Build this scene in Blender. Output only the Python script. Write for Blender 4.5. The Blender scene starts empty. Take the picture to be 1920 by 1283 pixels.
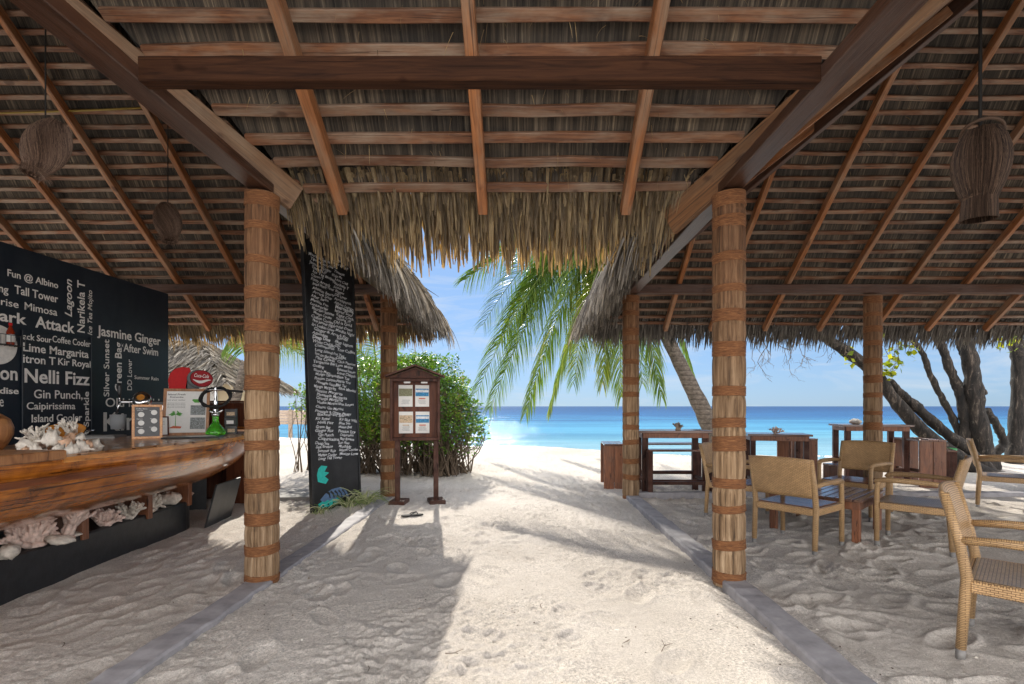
import bpy, math, random
import numpy as np
from mathutils import Vector, Matrix

random.seed(7)
RNG = np.random.default_rng(11)
scene = bpy.context.scene
COL = scene.collection
R = math.radians

# ------------------------------------------------------------------ camera
cam_data = bpy.data.cameras.new('camera')
cam_data.lens = 18.0
cam_data.sensor_width = 36.0
cam_data.shift_x = -25 / 1920
cam_data.shift_y = 120.5 / 1920
cam_data.clip_start = 0.05
cam_data.clip_end = 40000
cam = bpy.data.objects.new('camera', cam_data)
COL.objects.link(cam)
cam.location = (0, 0, 1.35)
cam.rotation_euler = (R(90), 0, 0)
scene.camera = cam

# ------------------------------------------------------------------ sky, sun, exposure
SUN = Vector((-.66, 3.63, 2.39)).normalized()
SUN_EL = math.asin(SUN.z)
SUN_AZ = math.atan2(SUN.x, SUN.y)
world = bpy.data.worlds.new('World')
scene.world = world
world.use_nodes = True
wn = world.node_tree
for n in list(wn.nodes):
    wn.nodes.remove(n)
w_out = wn.nodes.new('ShaderNodeOutputWorld')
w_bg = wn.nodes.new('ShaderNodeBackground')
w_sky = wn.nodes.new('ShaderNodeTexSky')
w_sky.sky_type = 'NISHITA'
w_sky.sun_disc = False
w_sky.sun_elevation = SUN_EL
w_sky.sun_rotation = SUN_AZ
w_sky.altitude = 0
w_sky.air_density = 1.0
w_sky.dust_density = 0.2
w_sky.ozone_density = 2.5
w_bg.inputs['Strength'].default_value = 0.15
# thin cirrus, by direction
w_tc = wn.nodes.new('ShaderNodeTexCoord')
w_mp = wn.nodes.new('ShaderNodeMapping')
w_mp.inputs['Scale'].default_value = (2.0, 2.0, 11.0)
w_mp.inputs['Rotation'].default_value = (0, R(6), 0)
w_no = wn.nodes.new('ShaderNodeTexNoise')
w_no.inputs['Scale'].default_value = 2.2
w_no.inputs['Detail'].default_value = 7
w_no.inputs['Roughness'].default_value = .62
w_no.inputs['Distortion'].default_value = .6
w_rp = wn.nodes.new('ShaderNodeValToRGB')
w_rp.color_ramp.elements[0].position = .52
w_rp.color_ramp.elements[0].color = (0, 0, 0, 1)
w_rp.color_ramp.elements[1].position = .82
w_rp.color_ramp.elements[1].color = (.75, .75, .75, 1)
w_mx = wn.nodes.new('ShaderNodeMix')
w_mx.data_type = 'RGBA'
w_mx.inputs[7].default_value = (1.45, 1.55, 1.65, 1)
wn.links.new(w_tc.outputs['Generated'], w_mp.inputs['Vector'])
wn.links.new(w_mp.outputs['Vector'], w_no.inputs['Vector'])
wn.links.new(w_no.outputs['Fac'], w_rp.inputs['Fac'])
wn.links.new(w_rp.outputs['Color'], w_mx.inputs[0])
# even the glare near the sun out against the rest of the dome
w_gm = wn.nodes.new('ShaderNodeGamma')
w_gm.inputs['Gamma'].default_value = .4
w_tn = wn.nodes.new('ShaderNodeMix')
w_tn.data_type = 'RGBA'
w_tn.blend_type = 'MULTIPLY'
w_tn.inputs[0].default_value = 1.0
w_tn.inputs[7].default_value = (.345, .50, .74, 1)
wn.links.new(w_sky.outputs['Color'], w_gm.inputs['Color'])
wn.links.new(w_gm.outputs['Color'], w_tn.inputs[6])
wn.links.new(w_tn.outputs[2], w_mx.inputs[6])
# bright white cloud added overhead and inland, out of view, to fill the shade
w_sp = wn.nodes.new('ShaderNodeSeparateXYZ')
wn.links.new(w_tc.outputs['Generated'], w_sp.inputs[0])
def w_range(sock, a, b):
    r = wn.nodes.new('ShaderNodeMapRange')
    r.interpolation_type = 'SMOOTHSTEP'
    r.inputs['From Min'].default_value = a
    r.inputs['From Max'].default_value = b
    wn.links.new(sock, r.inputs['Value'])
    return r.outputs['Result']
w_max = wn.nodes.new('ShaderNodeMath')
w_max.operation = 'MAXIMUM'
wn.links.new(w_range(w_sp.outputs['Z'], .72, 1.25), w_max.inputs[0])
wn.links.new(w_range(w_sp.outputs['Y'], .05, -.35), w_max.inputs[1])
w_n2 = wn.nodes.new('ShaderNodeTexNoise')
w_n2.inputs['Scale'].default_value = 2.5
w_n2.inputs['Detail'].default_value = 6
wn.links.new(w_tc.outputs['Generated'], w_n2.inputs['Vector'])
w_m2 = wn.nodes.new('ShaderNodeMath')
w_m2.operation = 'MULTIPLY'
wn.links.new(w_max.outputs[0], w_m2.inputs[0])
wn.links.new(w_range(w_n2.outputs['Fac'], .25, .55), w_m2.inputs[1])
w_cl = wn.nodes.new('ShaderNodeMix')
w_cl.data_type = 'RGBA'
w_cl.inputs[7].default_value = (7.6, 7.4, 7.3, 1)
wn.links.new(w_m2.outputs[0], w_cl.inputs[0])
wn.links.new(w_mx.outputs[2], w_cl.inputs[6])
wn.links.new(w_cl.outputs[2], w_bg.inputs['Color'])
wn.links.new(w_bg.outputs['Background'], w_out.inputs['Surface'])

sun_data = bpy.data.lights.new('sun', 'SUN')
sun_data.energy = 2.1
sun_data.angle = R(.53)
sun_data.color = (1.0, .93, .82)
sun = bpy.data.objects.new('sun', sun_data)
COL.objects.link(sun)
sun.rotation_euler = (-SUN).to_track_quat('-Z', 'Y').to_euler()
sun.location = (0, 0, 30)

scene.view_settings.view_transform = 'Standard'
scene.view_settings.look = 'None'
scene.view_settings.gamma = 1.0
scene.view_settings.exposure = 1.82
scene.view_settings.use_curve_mapping = False
scene.render.engine = 'CYCLES'
scene.cycles.use_denoising = True
scene.cycles.max_bounces = 10
scene.cycles.diffuse_bounces = 6
scene.cycles.glossy_bounces = 3
scene.cycles.transmission_bounces = 5
scene.cycles.transparent_max_bounces = 6
scene.cycles.sample_clamp_indirect = 6.0
scene.cycles.caustics_reflective = False
scene.cycles.caustics_refractive = False

# ------------------------------------------------------------------ material helpers
class NT:
    def __init__(self, name):
        self.m = bpy.data.materials.new(name)
        self.m.use_nodes = True
        self.t = self.m.node_tree
        self.b = self.t.nodes['Principled BSDF']
        self.out = self.t.nodes['Material Output']
    def n(self, typ, **kw):
        x = self.t.nodes.new('ShaderNode' + typ)
        for k, v in kw.items():
            if k in x.inputs:
                x.inputs[k].default_value = v
            else:
                setattr(x, k, v)
        return x
    def l(self, a, b):
        self.t.links.new(a, b)
    def ramp(self, fac, stops):
        r = self.n('ValToRGB')
        e = r.color_ramp.elements
        while len(e) < len(stops):
            e.new(.5)
        for i, (p, c) in enumerate(stops):
            e[i].position = p
            e[i].color = (c[0], c[1], c[2], 1)
        self.l(fac, r.inputs['Fac'])
        return r.outputs['Color']
    def mix(self, fac, a, b, mode='MIX'):
        x = self.n('Mix', data_type='RGBA', blend_type=mode)
        for s, v in ((0, fac), (6, a), (7, b)):
            if hasattr(v, 'is_linked'):
                self.l(v, x.inputs[s])
            elif isinstance(v, (int, float)):
                x.inputs[s].default_value = v
            else:
                x.inputs[s].default_value = (v[0], v[1], v[2], 1)
        return x.outputs[2]
    def math(self, op, a, b=None):
        x = self.n('Math', operation=op)
        for i, v in enumerate((a, b)):
            if v is None:
                continue
            if hasattr(v, 'is_linked'):
                self.l(v, x.inputs[i])
            else:
                x.inputs[i].default_value = v
        return x.outputs[0]
    def coords(self, kind='Object', scale=(1, 1, 1), rand=True, rot=(0, 0, 0)):
        tc = self.n('TexCoord')
        mp = self.n('Mapping')
        mp.inputs['Scale'].default_value = scale
        mp.inputs['Rotation'].default_value = rot
        src = tc.outputs[kind]
        if rand:
            oi = self.n('ObjectInfo')
            mul = self.math('MULTIPLY', oi.outputs['Random'], 37.0)
            add = self.n('VectorMath', operation='ADD')
            self.l(src, add.inputs[0])
            self.l(mul, add.inputs[1])
            src = add.outputs[0]
        self.l(src, mp.inputs['Vector'])
        return mp.outputs['Vector']
    def noise(self, vec, scale=5, detail=4, rough=.55, dist=0):
        x = self.n('TexNoise', Scale=scale, Detail=detail, Roughness=rough, Distortion=dist)
        self.l(vec, x.inputs['Vector'])
        return x.outputs['Fac']
    def bump(self, h, strength=.3, dist=.01, prev=None):
        x = self.n('Bump', Strength=strength, Distance=dist)
        self.l(h, x.inputs['Height'])
        if prev is not None:
            self.l(prev, x.inputs['Normal'])
        self.l(x.outputs['Normal'], self.b.inputs['Normal'])
        return x.outputs['Normal']
    def base(self, c):
        if hasattr(c, 'is_linked'):
            self.l(c, self.b.inputs['Base Color'])
        else:
            self.b.inputs['Base Color'].default_value = (c[0], c[1], c[2], 1)
    def set(self, **kw):
        for k, v in kw.items():
            self.b.inputs[k.replace('_', ' ')].default_value = v
        return self

M = {}

def wood(name, dark, light, grey=None, greyamt=.5, grain=(1.3, 22, 22), rough=.6, coat=0, bump=.25, tintvar=.35):
    t = NT(name)
    v = t.coords('Object', grain)
    f = t.noise(v, 1.6, 7, .6, 1.2)
    col = t.ramp(f, [(.32, dark), (.68, light)])
    v2 = t.coords('Object', (1.1, 3.0, 3.0))
    f2 = t.noise(v2, 1.8, 4, .6)
    if grey is not None:
        k = t.ramp(f2, [(.42, (0, 0, 0)), (.66, (greyamt,) * 3)])
        fine = t.noise(t.coords('Object', (3, 60, 60)), 2.0, 3, .6)
        k2 = t.math('MULTIPLY', k, t.math('MULTIPLY', fine, 1.7))
        col = t.mix(k2, col, grey)
    cr = t.noise(t.coords('Object', (grain[0] * .5, grain[1] * 2.2, grain[2] * 2.2)), 1.3, 4, .6, .8)
    col = t.mix(1.0, col, t.ramp(cr, [(.33, (.30, .27, .25)), (.40, (1, 1, 1))]), 'MULTIPLY')
    kn = t.noise(t.coords('Object', (grain[0] * 1.6 + 1, grain[1] * .25, grain[2] * .25)), 1.6, 2, .5)
    col = t.mix(1.0, col, t.ramp(kn, [(.66, (1, 1, 1)), (.75, (.45, .38, .33))]), 'MULTIPLY')
    oi = t.n('ObjectInfo')
    val = t.math('ADD', t.math('MULTIPLY', oi.outputs['Random'], tintvar), 1 - tintvar / 2)
    hsv = t.n('HueSaturation')
    t.l(col, hsv.inputs['Color'])
    t.l(val, hsv.inputs['Value'])
    t.base(hsv.outputs['Color'])
    t.b.inputs['Roughness'].default_value = rough
    if coat:
        t.b.inputs['Coat Weight'].default_value = coat
        t.b.inputs['Coat Roughness'].default_value = .12
    t.bump(t.math('ADD', f, t.math('MULTIPLY', cr, .8)), bump * 1.6, .006)
    M[name] = t.m
    return t

def plain(name, c, rough=.5, metal=0, var=.15, scale=30, bump=0.0, **kw):
    t = NT(name)
    f = t.noise(t.coords('Object'), scale, 4, .6)
    a = tuple(x * (1 - var) for x in c)
    b = tuple(min(1, x * (1 + var)) for x in c)
    t.base(t.ramp(f, [(.3, a), (.7, b)]))
    t.b.inputs['Roughness'].default_value = rough
    t.b.inputs['Metallic'].default_value = metal
    for k, v in kw.items():
        t.b.inputs[k.replace('_', ' ')].default_value = v
    if bump:
        t.bump(f, bump, .01)
    M[name] = t.m
    return t

def leafy(name, stops, trans=(.3, .5, .05), tw=.45, rough=.45, streak=None):
    """blades, leaves, straw: colour by each blade's own tint, light shining through"""
    t = NT(name)
    a = t.n('Attribute', attribute_name='tint')
    col = t.ramp(a.outputs['Fac'], stops)
    if streak:
        f = t.noise(t.coords('Object', streak, rand=False), 1.0, 5, .65)
        col = t.mix(1.0, col, t.ramp(f, [(.3, (.55, .55, .55)), (.7, (1.15, 1.15, 1.15))]), 'MULTIPLY')
    t.base(col)
    t.b.inputs['Roughness'].default_value = rough
    tr = t.n('BsdfTranslucent')
    t.l(t.mix(1.0, col, trans, 'MULTIPLY') if trans else col, tr.inputs['Color'])
    mx = t.n('MixShader')
    mx.inputs[0].default_value = tw
    t.l(t.b.outputs[0], mx.inputs[1])
    t.l(tr.outputs[0], mx.inputs[2])
    t.l(mx.outputs[0], t.out.inputs['Surface'])
    M[name] = t.m
    return t

# woods
wood('rafter_wood', (.15, .052, .017), (.44, .17, .055), (.34, .25, .17), .65)
wood('batten_wood', (.09, .034, .016), (.27, .115, .05), (.33, .255, .185), .8, tintvar=.5)
wood('beam_wood', (.04, .017, .010), (.10, .044, .024), (.13, .10, .09), .35, rough=.38)
wood('tie_wood', (.016, .007, .004), (.055, .022, .010), None, rough=.8)
M['tie_wood'].node_tree.nodes['Principled BSDF'].inputs['Specular IOR Level'].default_value = .12
wood('plank_wood', (.10, .05, .025), (.23, .125, .062), (.27, .205, .14), .6)
wood('valley_wood', (.075, .032, .011), (.20, .088, .03), (.22, .15, .09), .4)
wood('hull_wood', (.24, .05, .004), (.80, .28, .03), (.07, .018, .005), .8, grain=(22, .45, 14), rough=.22, coat=.85, bump=.12, tintvar=.1)
wood('deck_wood', (.28, .10, .022), (.70, .33, .10), (.07, .03, .012), .6, grain=(16, .9, 9), rough=.28, coat=.6, bump=.08, tintvar=.1)
wood('rim_wood', (.48, .17, .03), (.80, .36, .08), (.12, .04, .015), .5, grain=(22, 1.5, 22), rough=.35, coat=.4, tintvar=.1)
wood('red_wood', (.13, .045, .02), (.3, .115, .05), (.17, .1, .07), .4, grain=(14, 14, 1.5), rough=.5, tintvar=.4)
wood('strake_wood', (.09, .022, .005), (.26, .075, .016), None, grain=(16, .6, 9), rough=.3, coat=.3)
wood('dark_wood', (.03, .012, .009), (.085, .032, .02), (.16, .1, .08), .35, grain=(14, 14, 1.5), rough=.5)
for k_ in ('dark_wood',):
    M[k_].node_tree.nodes['Principled BSDF'].inputs['Specular IOR Level'].default_value = .18
wood('table_wood', (.07, .028, .016), (.19, .075, .04), (.2, .15, .12), .4, grain=(2, 16, 16), rough=.25, coat=.5)
wood('brown_panel', (.06, .02, .012), (.13, .045, .022), None, grain=(9, 9, 1.2), rough=.4)
M['brown_panel'].node_tree.nodes['Principled BSDF'].inputs['Specular IOR Level'].default_value = .18
wood('menu_frame_wood', (.2, .08, .03), (.42, .2, .08), None, grain=(9, 9, 2), rough=.4)
wood('driftwood', (.2, .15, .11), (.42, .33, .25), None, grain=(4, 30, 30), rough=.8)

# thatch from below: fine leaf strips running up the slope (uv in metres)
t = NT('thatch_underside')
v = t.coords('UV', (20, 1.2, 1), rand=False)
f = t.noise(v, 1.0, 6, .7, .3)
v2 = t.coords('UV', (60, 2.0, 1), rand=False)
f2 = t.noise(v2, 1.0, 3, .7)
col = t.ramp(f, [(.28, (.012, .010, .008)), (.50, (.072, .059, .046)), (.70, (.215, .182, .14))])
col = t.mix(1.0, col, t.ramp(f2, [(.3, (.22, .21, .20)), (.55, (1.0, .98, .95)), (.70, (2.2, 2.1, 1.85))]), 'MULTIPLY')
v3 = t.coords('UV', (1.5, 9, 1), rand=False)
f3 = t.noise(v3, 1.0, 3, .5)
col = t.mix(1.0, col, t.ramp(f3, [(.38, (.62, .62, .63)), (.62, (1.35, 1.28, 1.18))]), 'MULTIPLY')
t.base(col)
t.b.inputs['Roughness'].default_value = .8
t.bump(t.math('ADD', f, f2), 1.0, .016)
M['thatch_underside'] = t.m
t = NT('thatch_top')
v = t.coords('UV', (22, 2.2, 1), rand=False)
f = t.noise(v, 1.0, 7, .7, .5)
t.base(t.ramp(f, [(.3, (.1, .085, .07)), (.55, (.3, .27, .23)), (.75, (.52, .48, .43))]))
t.b.inputs['Roughness'].default_value = .85
t.bump(f, .9, .03)
M['thatch_top'] = t.m
leafy('thatch_straw', [(0, (.14, .105, .065)), (.4, (.29, .22, .135)), (.75, (.43, .33, .19)), (1, (.58, .44, .24))],
      (1.05, .84, .45), .45, .7, (30, 30, 3))
leafy('thatch_grey', [(0, (.1, .09, .08)), (.5, (.25, .225, .195)), (1, (.48, .44, .38))], (1.0, .85, .6), .22, .75, (30, 30, 4))

# posts
t = NT('palm_leaf_wrap')
f = t.noise(t.coords('Object', (34, 34, 1.5)), 1.0, 7, .68, .4)
f2 = t.noise(t.coords('Object', (3, 3, 2.2)), 1.0, 3, .6)
col = t.ramp(f, [(.3, (.035, .018, .009)), (.46, (.24, .155, .085)), (.70, (.54, .41, .28))])
col = t.mix(1.0, col, t.ramp(f2, [(.35, (.72, .66, .6)), (.65, (1.1, 1.08, 1.04))]), 'MULTIPLY')
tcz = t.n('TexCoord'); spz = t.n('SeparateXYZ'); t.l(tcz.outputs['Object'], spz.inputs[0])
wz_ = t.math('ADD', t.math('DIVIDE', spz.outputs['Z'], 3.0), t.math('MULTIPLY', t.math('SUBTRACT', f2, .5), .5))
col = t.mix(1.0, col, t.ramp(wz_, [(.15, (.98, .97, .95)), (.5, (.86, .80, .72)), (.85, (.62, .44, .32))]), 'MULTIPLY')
t.base(col)
t.b.inputs['Roughness'].default_value = .75
t.bump(f, .9, .014)
M['palm_leaf_wrap'] = t.m
t = NT('coir_rope')
f = t.noise(t.coords('Object', (18, 18, 160)), 1.0, 5, .7, .6)
t.base(t.ramp(f, [(.3, (.08, .03, .012)), (.55, (.235, .098, .036)), (.75, (.38, .18, .075))]))
t.b.inputs['Roughness'].default_value = .9
t.bump(f, .8, .008)
M['coir_rope'] = t.m

# sand
t = NT('sand')
tc = t.coords('Object', (1, 1, 1), rand=False)
f = t.noise(tc, .9, 6, .6)
fg = t.noise(tc, 190, 3, .7)
fm = t.noise(tc, 17, 5, .65)
fk = t.noise(tc, 62, 4, .75)
pk = t.noise(tc, 1.1, 4, .6)
col = t.ramp(f, [(.3, (.58, .535, .485)), (.7, (.73, .685, .635))])
col = t.mix(1.0, col, t.ramp(fg, [(.33, (.66, .63, .60)), (.5, (1, 1, 1)), (.7, (1.14, 1.13, 1.12))]), 'MULTIPLY')
grain = t.math('MULTIPLY', t.math('SUBTRACT', fk, .5), t.ramp(pk, [(.38, (.25, .25, .25)), (.6, (1, 1, 1))]))
gv = t.math('ADD', t.math('MULTIPLY', grain, 2.3), 1.0)
gc = t.n('CombineColor')
for i_ in range(3):
    t.l(gv, gc.inputs[i_])
col = t.mix(1.0, col, gc.outputs[0], 'MULTIPLY')
deb = t.noise(t.coords('Object', (1, 1, 1), rand=False), 55, 4, .8)
patch = t.noise(tc, 1.7, 4, .6)
dk = t.math('MULTIPLY', t.ramp(deb, [(.6, (0, 0, 0)), (.68, (1, 1, 1))]), t.ramp(patch, [(.45, (0, 0, 0)), (.62, (.65, .65, .65))]))
col = t.mix(dk, col, (.30, .22, .15))
t.base(col)
t.b.inputs['Roughness'].default_value = .95
t.b.inputs['Specular IOR Level'].default_value = 0
n1 = t.bump(t.math('ADD', fm, t.math('MULTIPLY', fk, .7)), .42, .035)
t.bump(t.math('ADD', fg, t.math('MULTIPLY', deb, .8)), .8, .012, n1)
M['sand'] = t.m

# sea
t = NT('sea')
geo = t.n('NewGeometry')
sep = t.n('SeparateXYZ')
t.l(geo.outputs['Position'], sep.inputs[0])
lg = t.math('LOGARITHM', t.math('MAXIMUM', sep.outputs['Y'], 10.0), 10.0)
wob = t.noise(t.coords('Object', (.02, .05, 1), rand=False), 1.0, 4, .6)
lg = t.math('ADD', lg, t.math('MULTIPLY', t.math('SUBTRACT', wob, .5), .5))
lg = t.math('DIVIDE', lg, 3.0)
col = t.ramp(lg, [(.44, (.20, .36, .42)), (.485, (.11, .29, .38)), (.56, (.06, .23, .37)), (.67, (.015, .09, .23)), (.85, (.006, .045, .15))])
wp = t.noise(t.coords('Object', (.035, .16, 1), rand=False), 1.0, 6, .65)
col = t.mix(1.0, col, t.ramp(wp, [(.35, (.66, .72, .78)), (.6, (1.12, 1.1, 1.06))]), 'MULTIPLY')
t.base(col)
t.b.inputs['Roughness'].default_value = .07
t.b.inputs['IOR'].default_value = 1.33
t.b.inputs['Specular IOR Level'].default_value = .07
va = t.coords('Object', (.55, 1.3, 1), rand=False)
w1 = t.noise(va, 1.1, 6, .68, .3)
w2 = t.noise(t.coords('Object', (.05, .16, 1), rand=False), 1.0, 5, .6)
n1 = t.bump(w1, .45, .3)
n2 = t.bump(w2, .3, 1.6, n1)
t.b.inputs['Specular IOR Level'].default_value = 0
t.b.inputs['Roughness'].default_value = 1
gl = t.n('BsdfGlossy', Roughness=.09)
t.l(n2, gl.inputs['Normal'])
fr_ = t.n('Fresnel', IOR=1.33)
t.l(n2, fr_.inputs['Normal'])
mx_ = t.n('MixShader')
t.l(t.math('MINIMUM', fr_.outputs[0], .36), mx_.inputs[0])
t.l(t.b.outputs[0], mx_.inputs[1])
t.l(gl.outputs[0], mx_.inputs[2])
t.l(mx_.outputs[0], t.out.inputs['Surface'])
M['sea'] = t.m
t = NT('foam')
f = t.noise(t.coords('Object', (3, 7, 1), rand=False), 1.0, 6, .7)
t.base((.85, .88, .88))
t.b.inputs['Roughness'].default_value = .6
t.l(t.ramp(f, [(.42, (0, 0, 0)), (.56, (1, 1, 1))]), t.b.inputs['Alpha'])
M['foam'] = t.m

# rattan weave (uv in metres)
def weave(name, c_light, c_dark, su, sv, rough=.42):
    t = NT(name)
    br = t.n('TexBrick', offset=.5, squash=1.0)
    br.inputs['Scale'].default_value = 1.0
    br.inputs['Mortar Size'].default_value = .0019
    br.inputs['Mortar Smooth'].default_value = .6
    br.inputs['Bias'].default_value = -.2
    br.inputs['Brick Width'].default_value = su
    br.inputs['Row Height'].default_value = sv
    br.inputs['Color1'].default_value = (*c_light, 1)
    br.inputs['Color2'].default_value = (*[x * .78 for x in c_light], 1)
    br.inputs['Mortar'].default_value = (*c_dark, 1)
    t.l(t.coords('UV', rand=False), br.inputs['Vector'])
    f = t.noise(t.coords('Object'), 6, 3, .6)
    t.base(t.mix(1.0, br.outputs['Color'], t.ramp(f, [(.3, (.82, .8, .78)), (.7, (1.08, 1.06, 1.04))]), 'MULTIPLY'))
    t.b.inputs['Roughness'].default_value = rough
    inv = t.math('SUBTRACT', 1.0, br.outputs['Fac'])
    t.bump(inv, .7, .004)
    M[name] = t.m
weave('rattan', (.62, .40, .20), (.16, .085, .035), .032, .0115)
weave('rattan_leg', (.58, .38, .19), (.18, .10, .045), .05, .0095)
weave('rattan_seat', (.46, .33, .20), (.05, .03, .02), .022, .016, .3)

plain('steel_foot', (.22, .21, .20), .6, .3)
plain('chrome', (.62, .62, .63), .12, 1.0, .05)
t = plain('plinth_paint', (.016, .017, .019), .42, 0, .35, 14, .25)
def board(name, c, dust, rough):
    t = NT(name)
    f = t.noise(t.coords('Object', (1.6, 1.6, .7)), 1.6, 6, .65, 1.0)
    g = t.noise(t.coords('Object', (5, 5, 26)), 1.0, 4, .7)
    k = t.math('MULTIPLY', t.ramp(f, [(.42, (0, 0, 0)), (.72, (1, 1, 1))]), t.math('MULTIPLY', g, .9))
    t.base(t.mix(k, c, dust))
    t.b.inputs['Roughness'].default_value = rough
    t.bump(g, .1, .004)
    M[name] = t.m
board('black_paint', (.011, .012, .014), (.05, .052, .056), .42)
board('wall_paint', (.006, .012, .022), (.030, .038, .05), .5)
board('door_paint', (.005, .009, .016), (.026, .033, .043), .45)
plain('white_lettering', (.80, .77, .73), .7, 0, .12, 25)
plain('chalk', (.70, .72, .76), .9, 0, .35, 60)
plain('teal_paint', (.02, .45, .40), .6)
plain('blue_paint', (.10, .17, .30), .6)
plain('concrete', (.31, .30, .315), .8, 0, .22, 9, .3)
plain('coral_white', (.60, .55, .48), .85, 0, .25, 28, .5)
plain('coral_pink', (.68, .53, .46), .85, 0, .25, 28, .5)
plain('shell', (.68, .62, .54), .35, 0, .22, 30, .2)
plain('shell_peach', (.66, .42, .28), .3, 0, .25, 30, .1)
plain('orange_bowl', (.42, .17, .03), .25, 0, .25, 12)
plain('paper', (.74, .73, .70), .6, 0, .04)
plain('red_plastic', (.55, .008, .010), .5, 0, .08, Specular_IOR_Level=.2)
plain('dark_red', (.32, .006, .013), .5, 0, .1, Specular_IOR_Level=.2)
plain('black_plastic', (.012, .012, .013), .35)
plain('white_plastic', (.75, .74, .72), .4)
plain('rubber', (.012, .012, .012), .85)
plain('cream_wall', (.66, .56, .38), .85, 0, .06, 4)
plain('green_drum', (.03, .22, .06), .4)
plain('grey_stone', (.34, .33, .31), .85, 0, .25, 12, .3)
plain('print_green', (.09, .33, .05), .7, 0, .5, 120)
plain('print_grey', (.25, .27, .27), .7, 0, .7, 90)
plain('print_blue', (.04, .22, .42), .7, 0, .7, 60)
plain('print_sand', (.56, .42, .28), .7, 0, .4, 80)
plain('print_olive', (.22, .22, .13), .7, 0, .5, 60)
plain('print_red', (.55, .12, .06), .7, 0, .2, 60)
plain('ink', (.06, .06, .06), .8)
plain('menu_black', (.035, .035, .037), .35)
plain('yellow_cable', (.30, .20, .03), .5)
plain('cord', (.012, .010, .008), .7)

t = NT('green_glass')
t.base((.16, .85, .06)); t.set(Roughness=.05, IOR=1.4, Transmission_Weight=.75); M['green_glass'] = t.m
t = NT('clear_glass')
t.base((.9, .95, .92)); t.set(Roughness=.05, IOR=1.4, Transmission_Weight=.9); M['clear_glass'] = t.m
t = NT('frosted_plastic')
t.base((.7, .72, .74)); t.set(Roughness=.35, IOR=1.3, Transmission_Weight=.6); M['frosted_plastic'] = t.m
t = NT('sauce_glass')
t.base((.28, .03, .01)); t.set(Roughness=.12, IOR=1.4, Transmission_Weight=.2); M['sauce_glass'] = t.m

# bark
t = NT('tree_bark')
f = t.noise(t.coords('Object', (7, 7, 1.5)), 1.6, 8, .72, 1.0)
f2 = t.noise(t.coords('Object'), 9, 5, .7)
col = t.ramp(f, [(.40, (.006, .005, .0045)), (.57, (.03, .023, .018)), (.76, (.24, .19, .15))])
col = t.mix(t.ramp(f2, [(.60, (0, 0, 0)), (.72, (.5, .5, .5))]), col, (.24, .21, .18))
t.base(col)
t.b.inputs['Roughness'].default_value = .9
t.bump(f, .9, .04)
M['tree_bark'] = t.m
t = NT('palm_bark')
wv = t.n('TexWave', wave_type='BANDS', bands_direction='Z')
wv.inputs['Scale'].default_value = 2.6
wv.inputs['Distortion'].default_value = 1.2
wv.inputs['Detail'].default_value = 3
t.l(t.coords('Object', rand=False), wv.inputs['Vector'])
f = t.noise(t.coords('Object', (6, 6, 9)), 2, 6, .65)
col = t.ramp(f, [(.3, (.045, .035, .028)), (.7, (.17, .138, .11))])
t.base(t.mix(1.0, col, t.ramp(wv.outputs['Fac'], [(0, (.6, .6, .6)), (.25, (1, 1, 1))]), 'MULTIPLY'))
t.b.inputs['Roughness'].default_value = .9
t.bump(t.math('ADD', f, t.math('MULTIPLY', wv.outputs['Fac'], .5)), .6, .03)
M['palm_bark'] = t.m
plain('twig_bark', (.13, .095, .065), .9, 0, .45, 10)
leafy('palm_leaf', [(0, (.05, .10, .022)), (.4, (.13, .22, .04)), (.8, (.28, .32, .06)), (1, (.46, .36, .10))], (1.0, 1.1, .45), .42, .35)
leafy('bush_leaf', [(0, (.03, .07, .012)), (.45, (.09, .20, .022)), (.9, (.21, .33, .035)), (1, (.30, .24, .07))], (1.1, 1.2, .35), .5, .4)
leafy('hibiscus_leaf', [(0, (.10, .17, .015)), (.5, (.24, .3, .02)), (1, (.42, .42, .03))], (1.3, 1.25, .3), .6, .4)
leafy('crown_leaf', [(0, (.03, .06, .012)), (1, (.08, .14, .025))], (1.0, 1.1, .4), .4, .4)
leafy('spider_leaf', [(0, (.14, .22, .06)), (.5, (.36, .42, .19)), (1, (.7, .68, .46))], (1, 1, .7), .35, .4)
leafy('litter', [(0, (.05, .03, .02)), (.35, (.22, .16, .11)), (.55, (.6, .54, .46)), (1, (.8, .76, .7))], (1, .9, .8), .02, .9)
leafy('fiber_dark', [(0, (.022, .012, .008)), (.6, (.08, .046, .03)), (1, (.22, .14, .09))], (1, .8, .6), .1, .7)
leafy('fiber_brown', [(0, (.055, .032, .022)), (.6, (.17, .105, .075)), (1, (.34, .225, .155))], (1, .8, .6), .1, .7)

# ------------------------------------------------------------------ mesh helpers
def link(o, parent=None):
    COL.objects.link(o)
    if parent is not None:
        o.parent = parent
    return o

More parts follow.
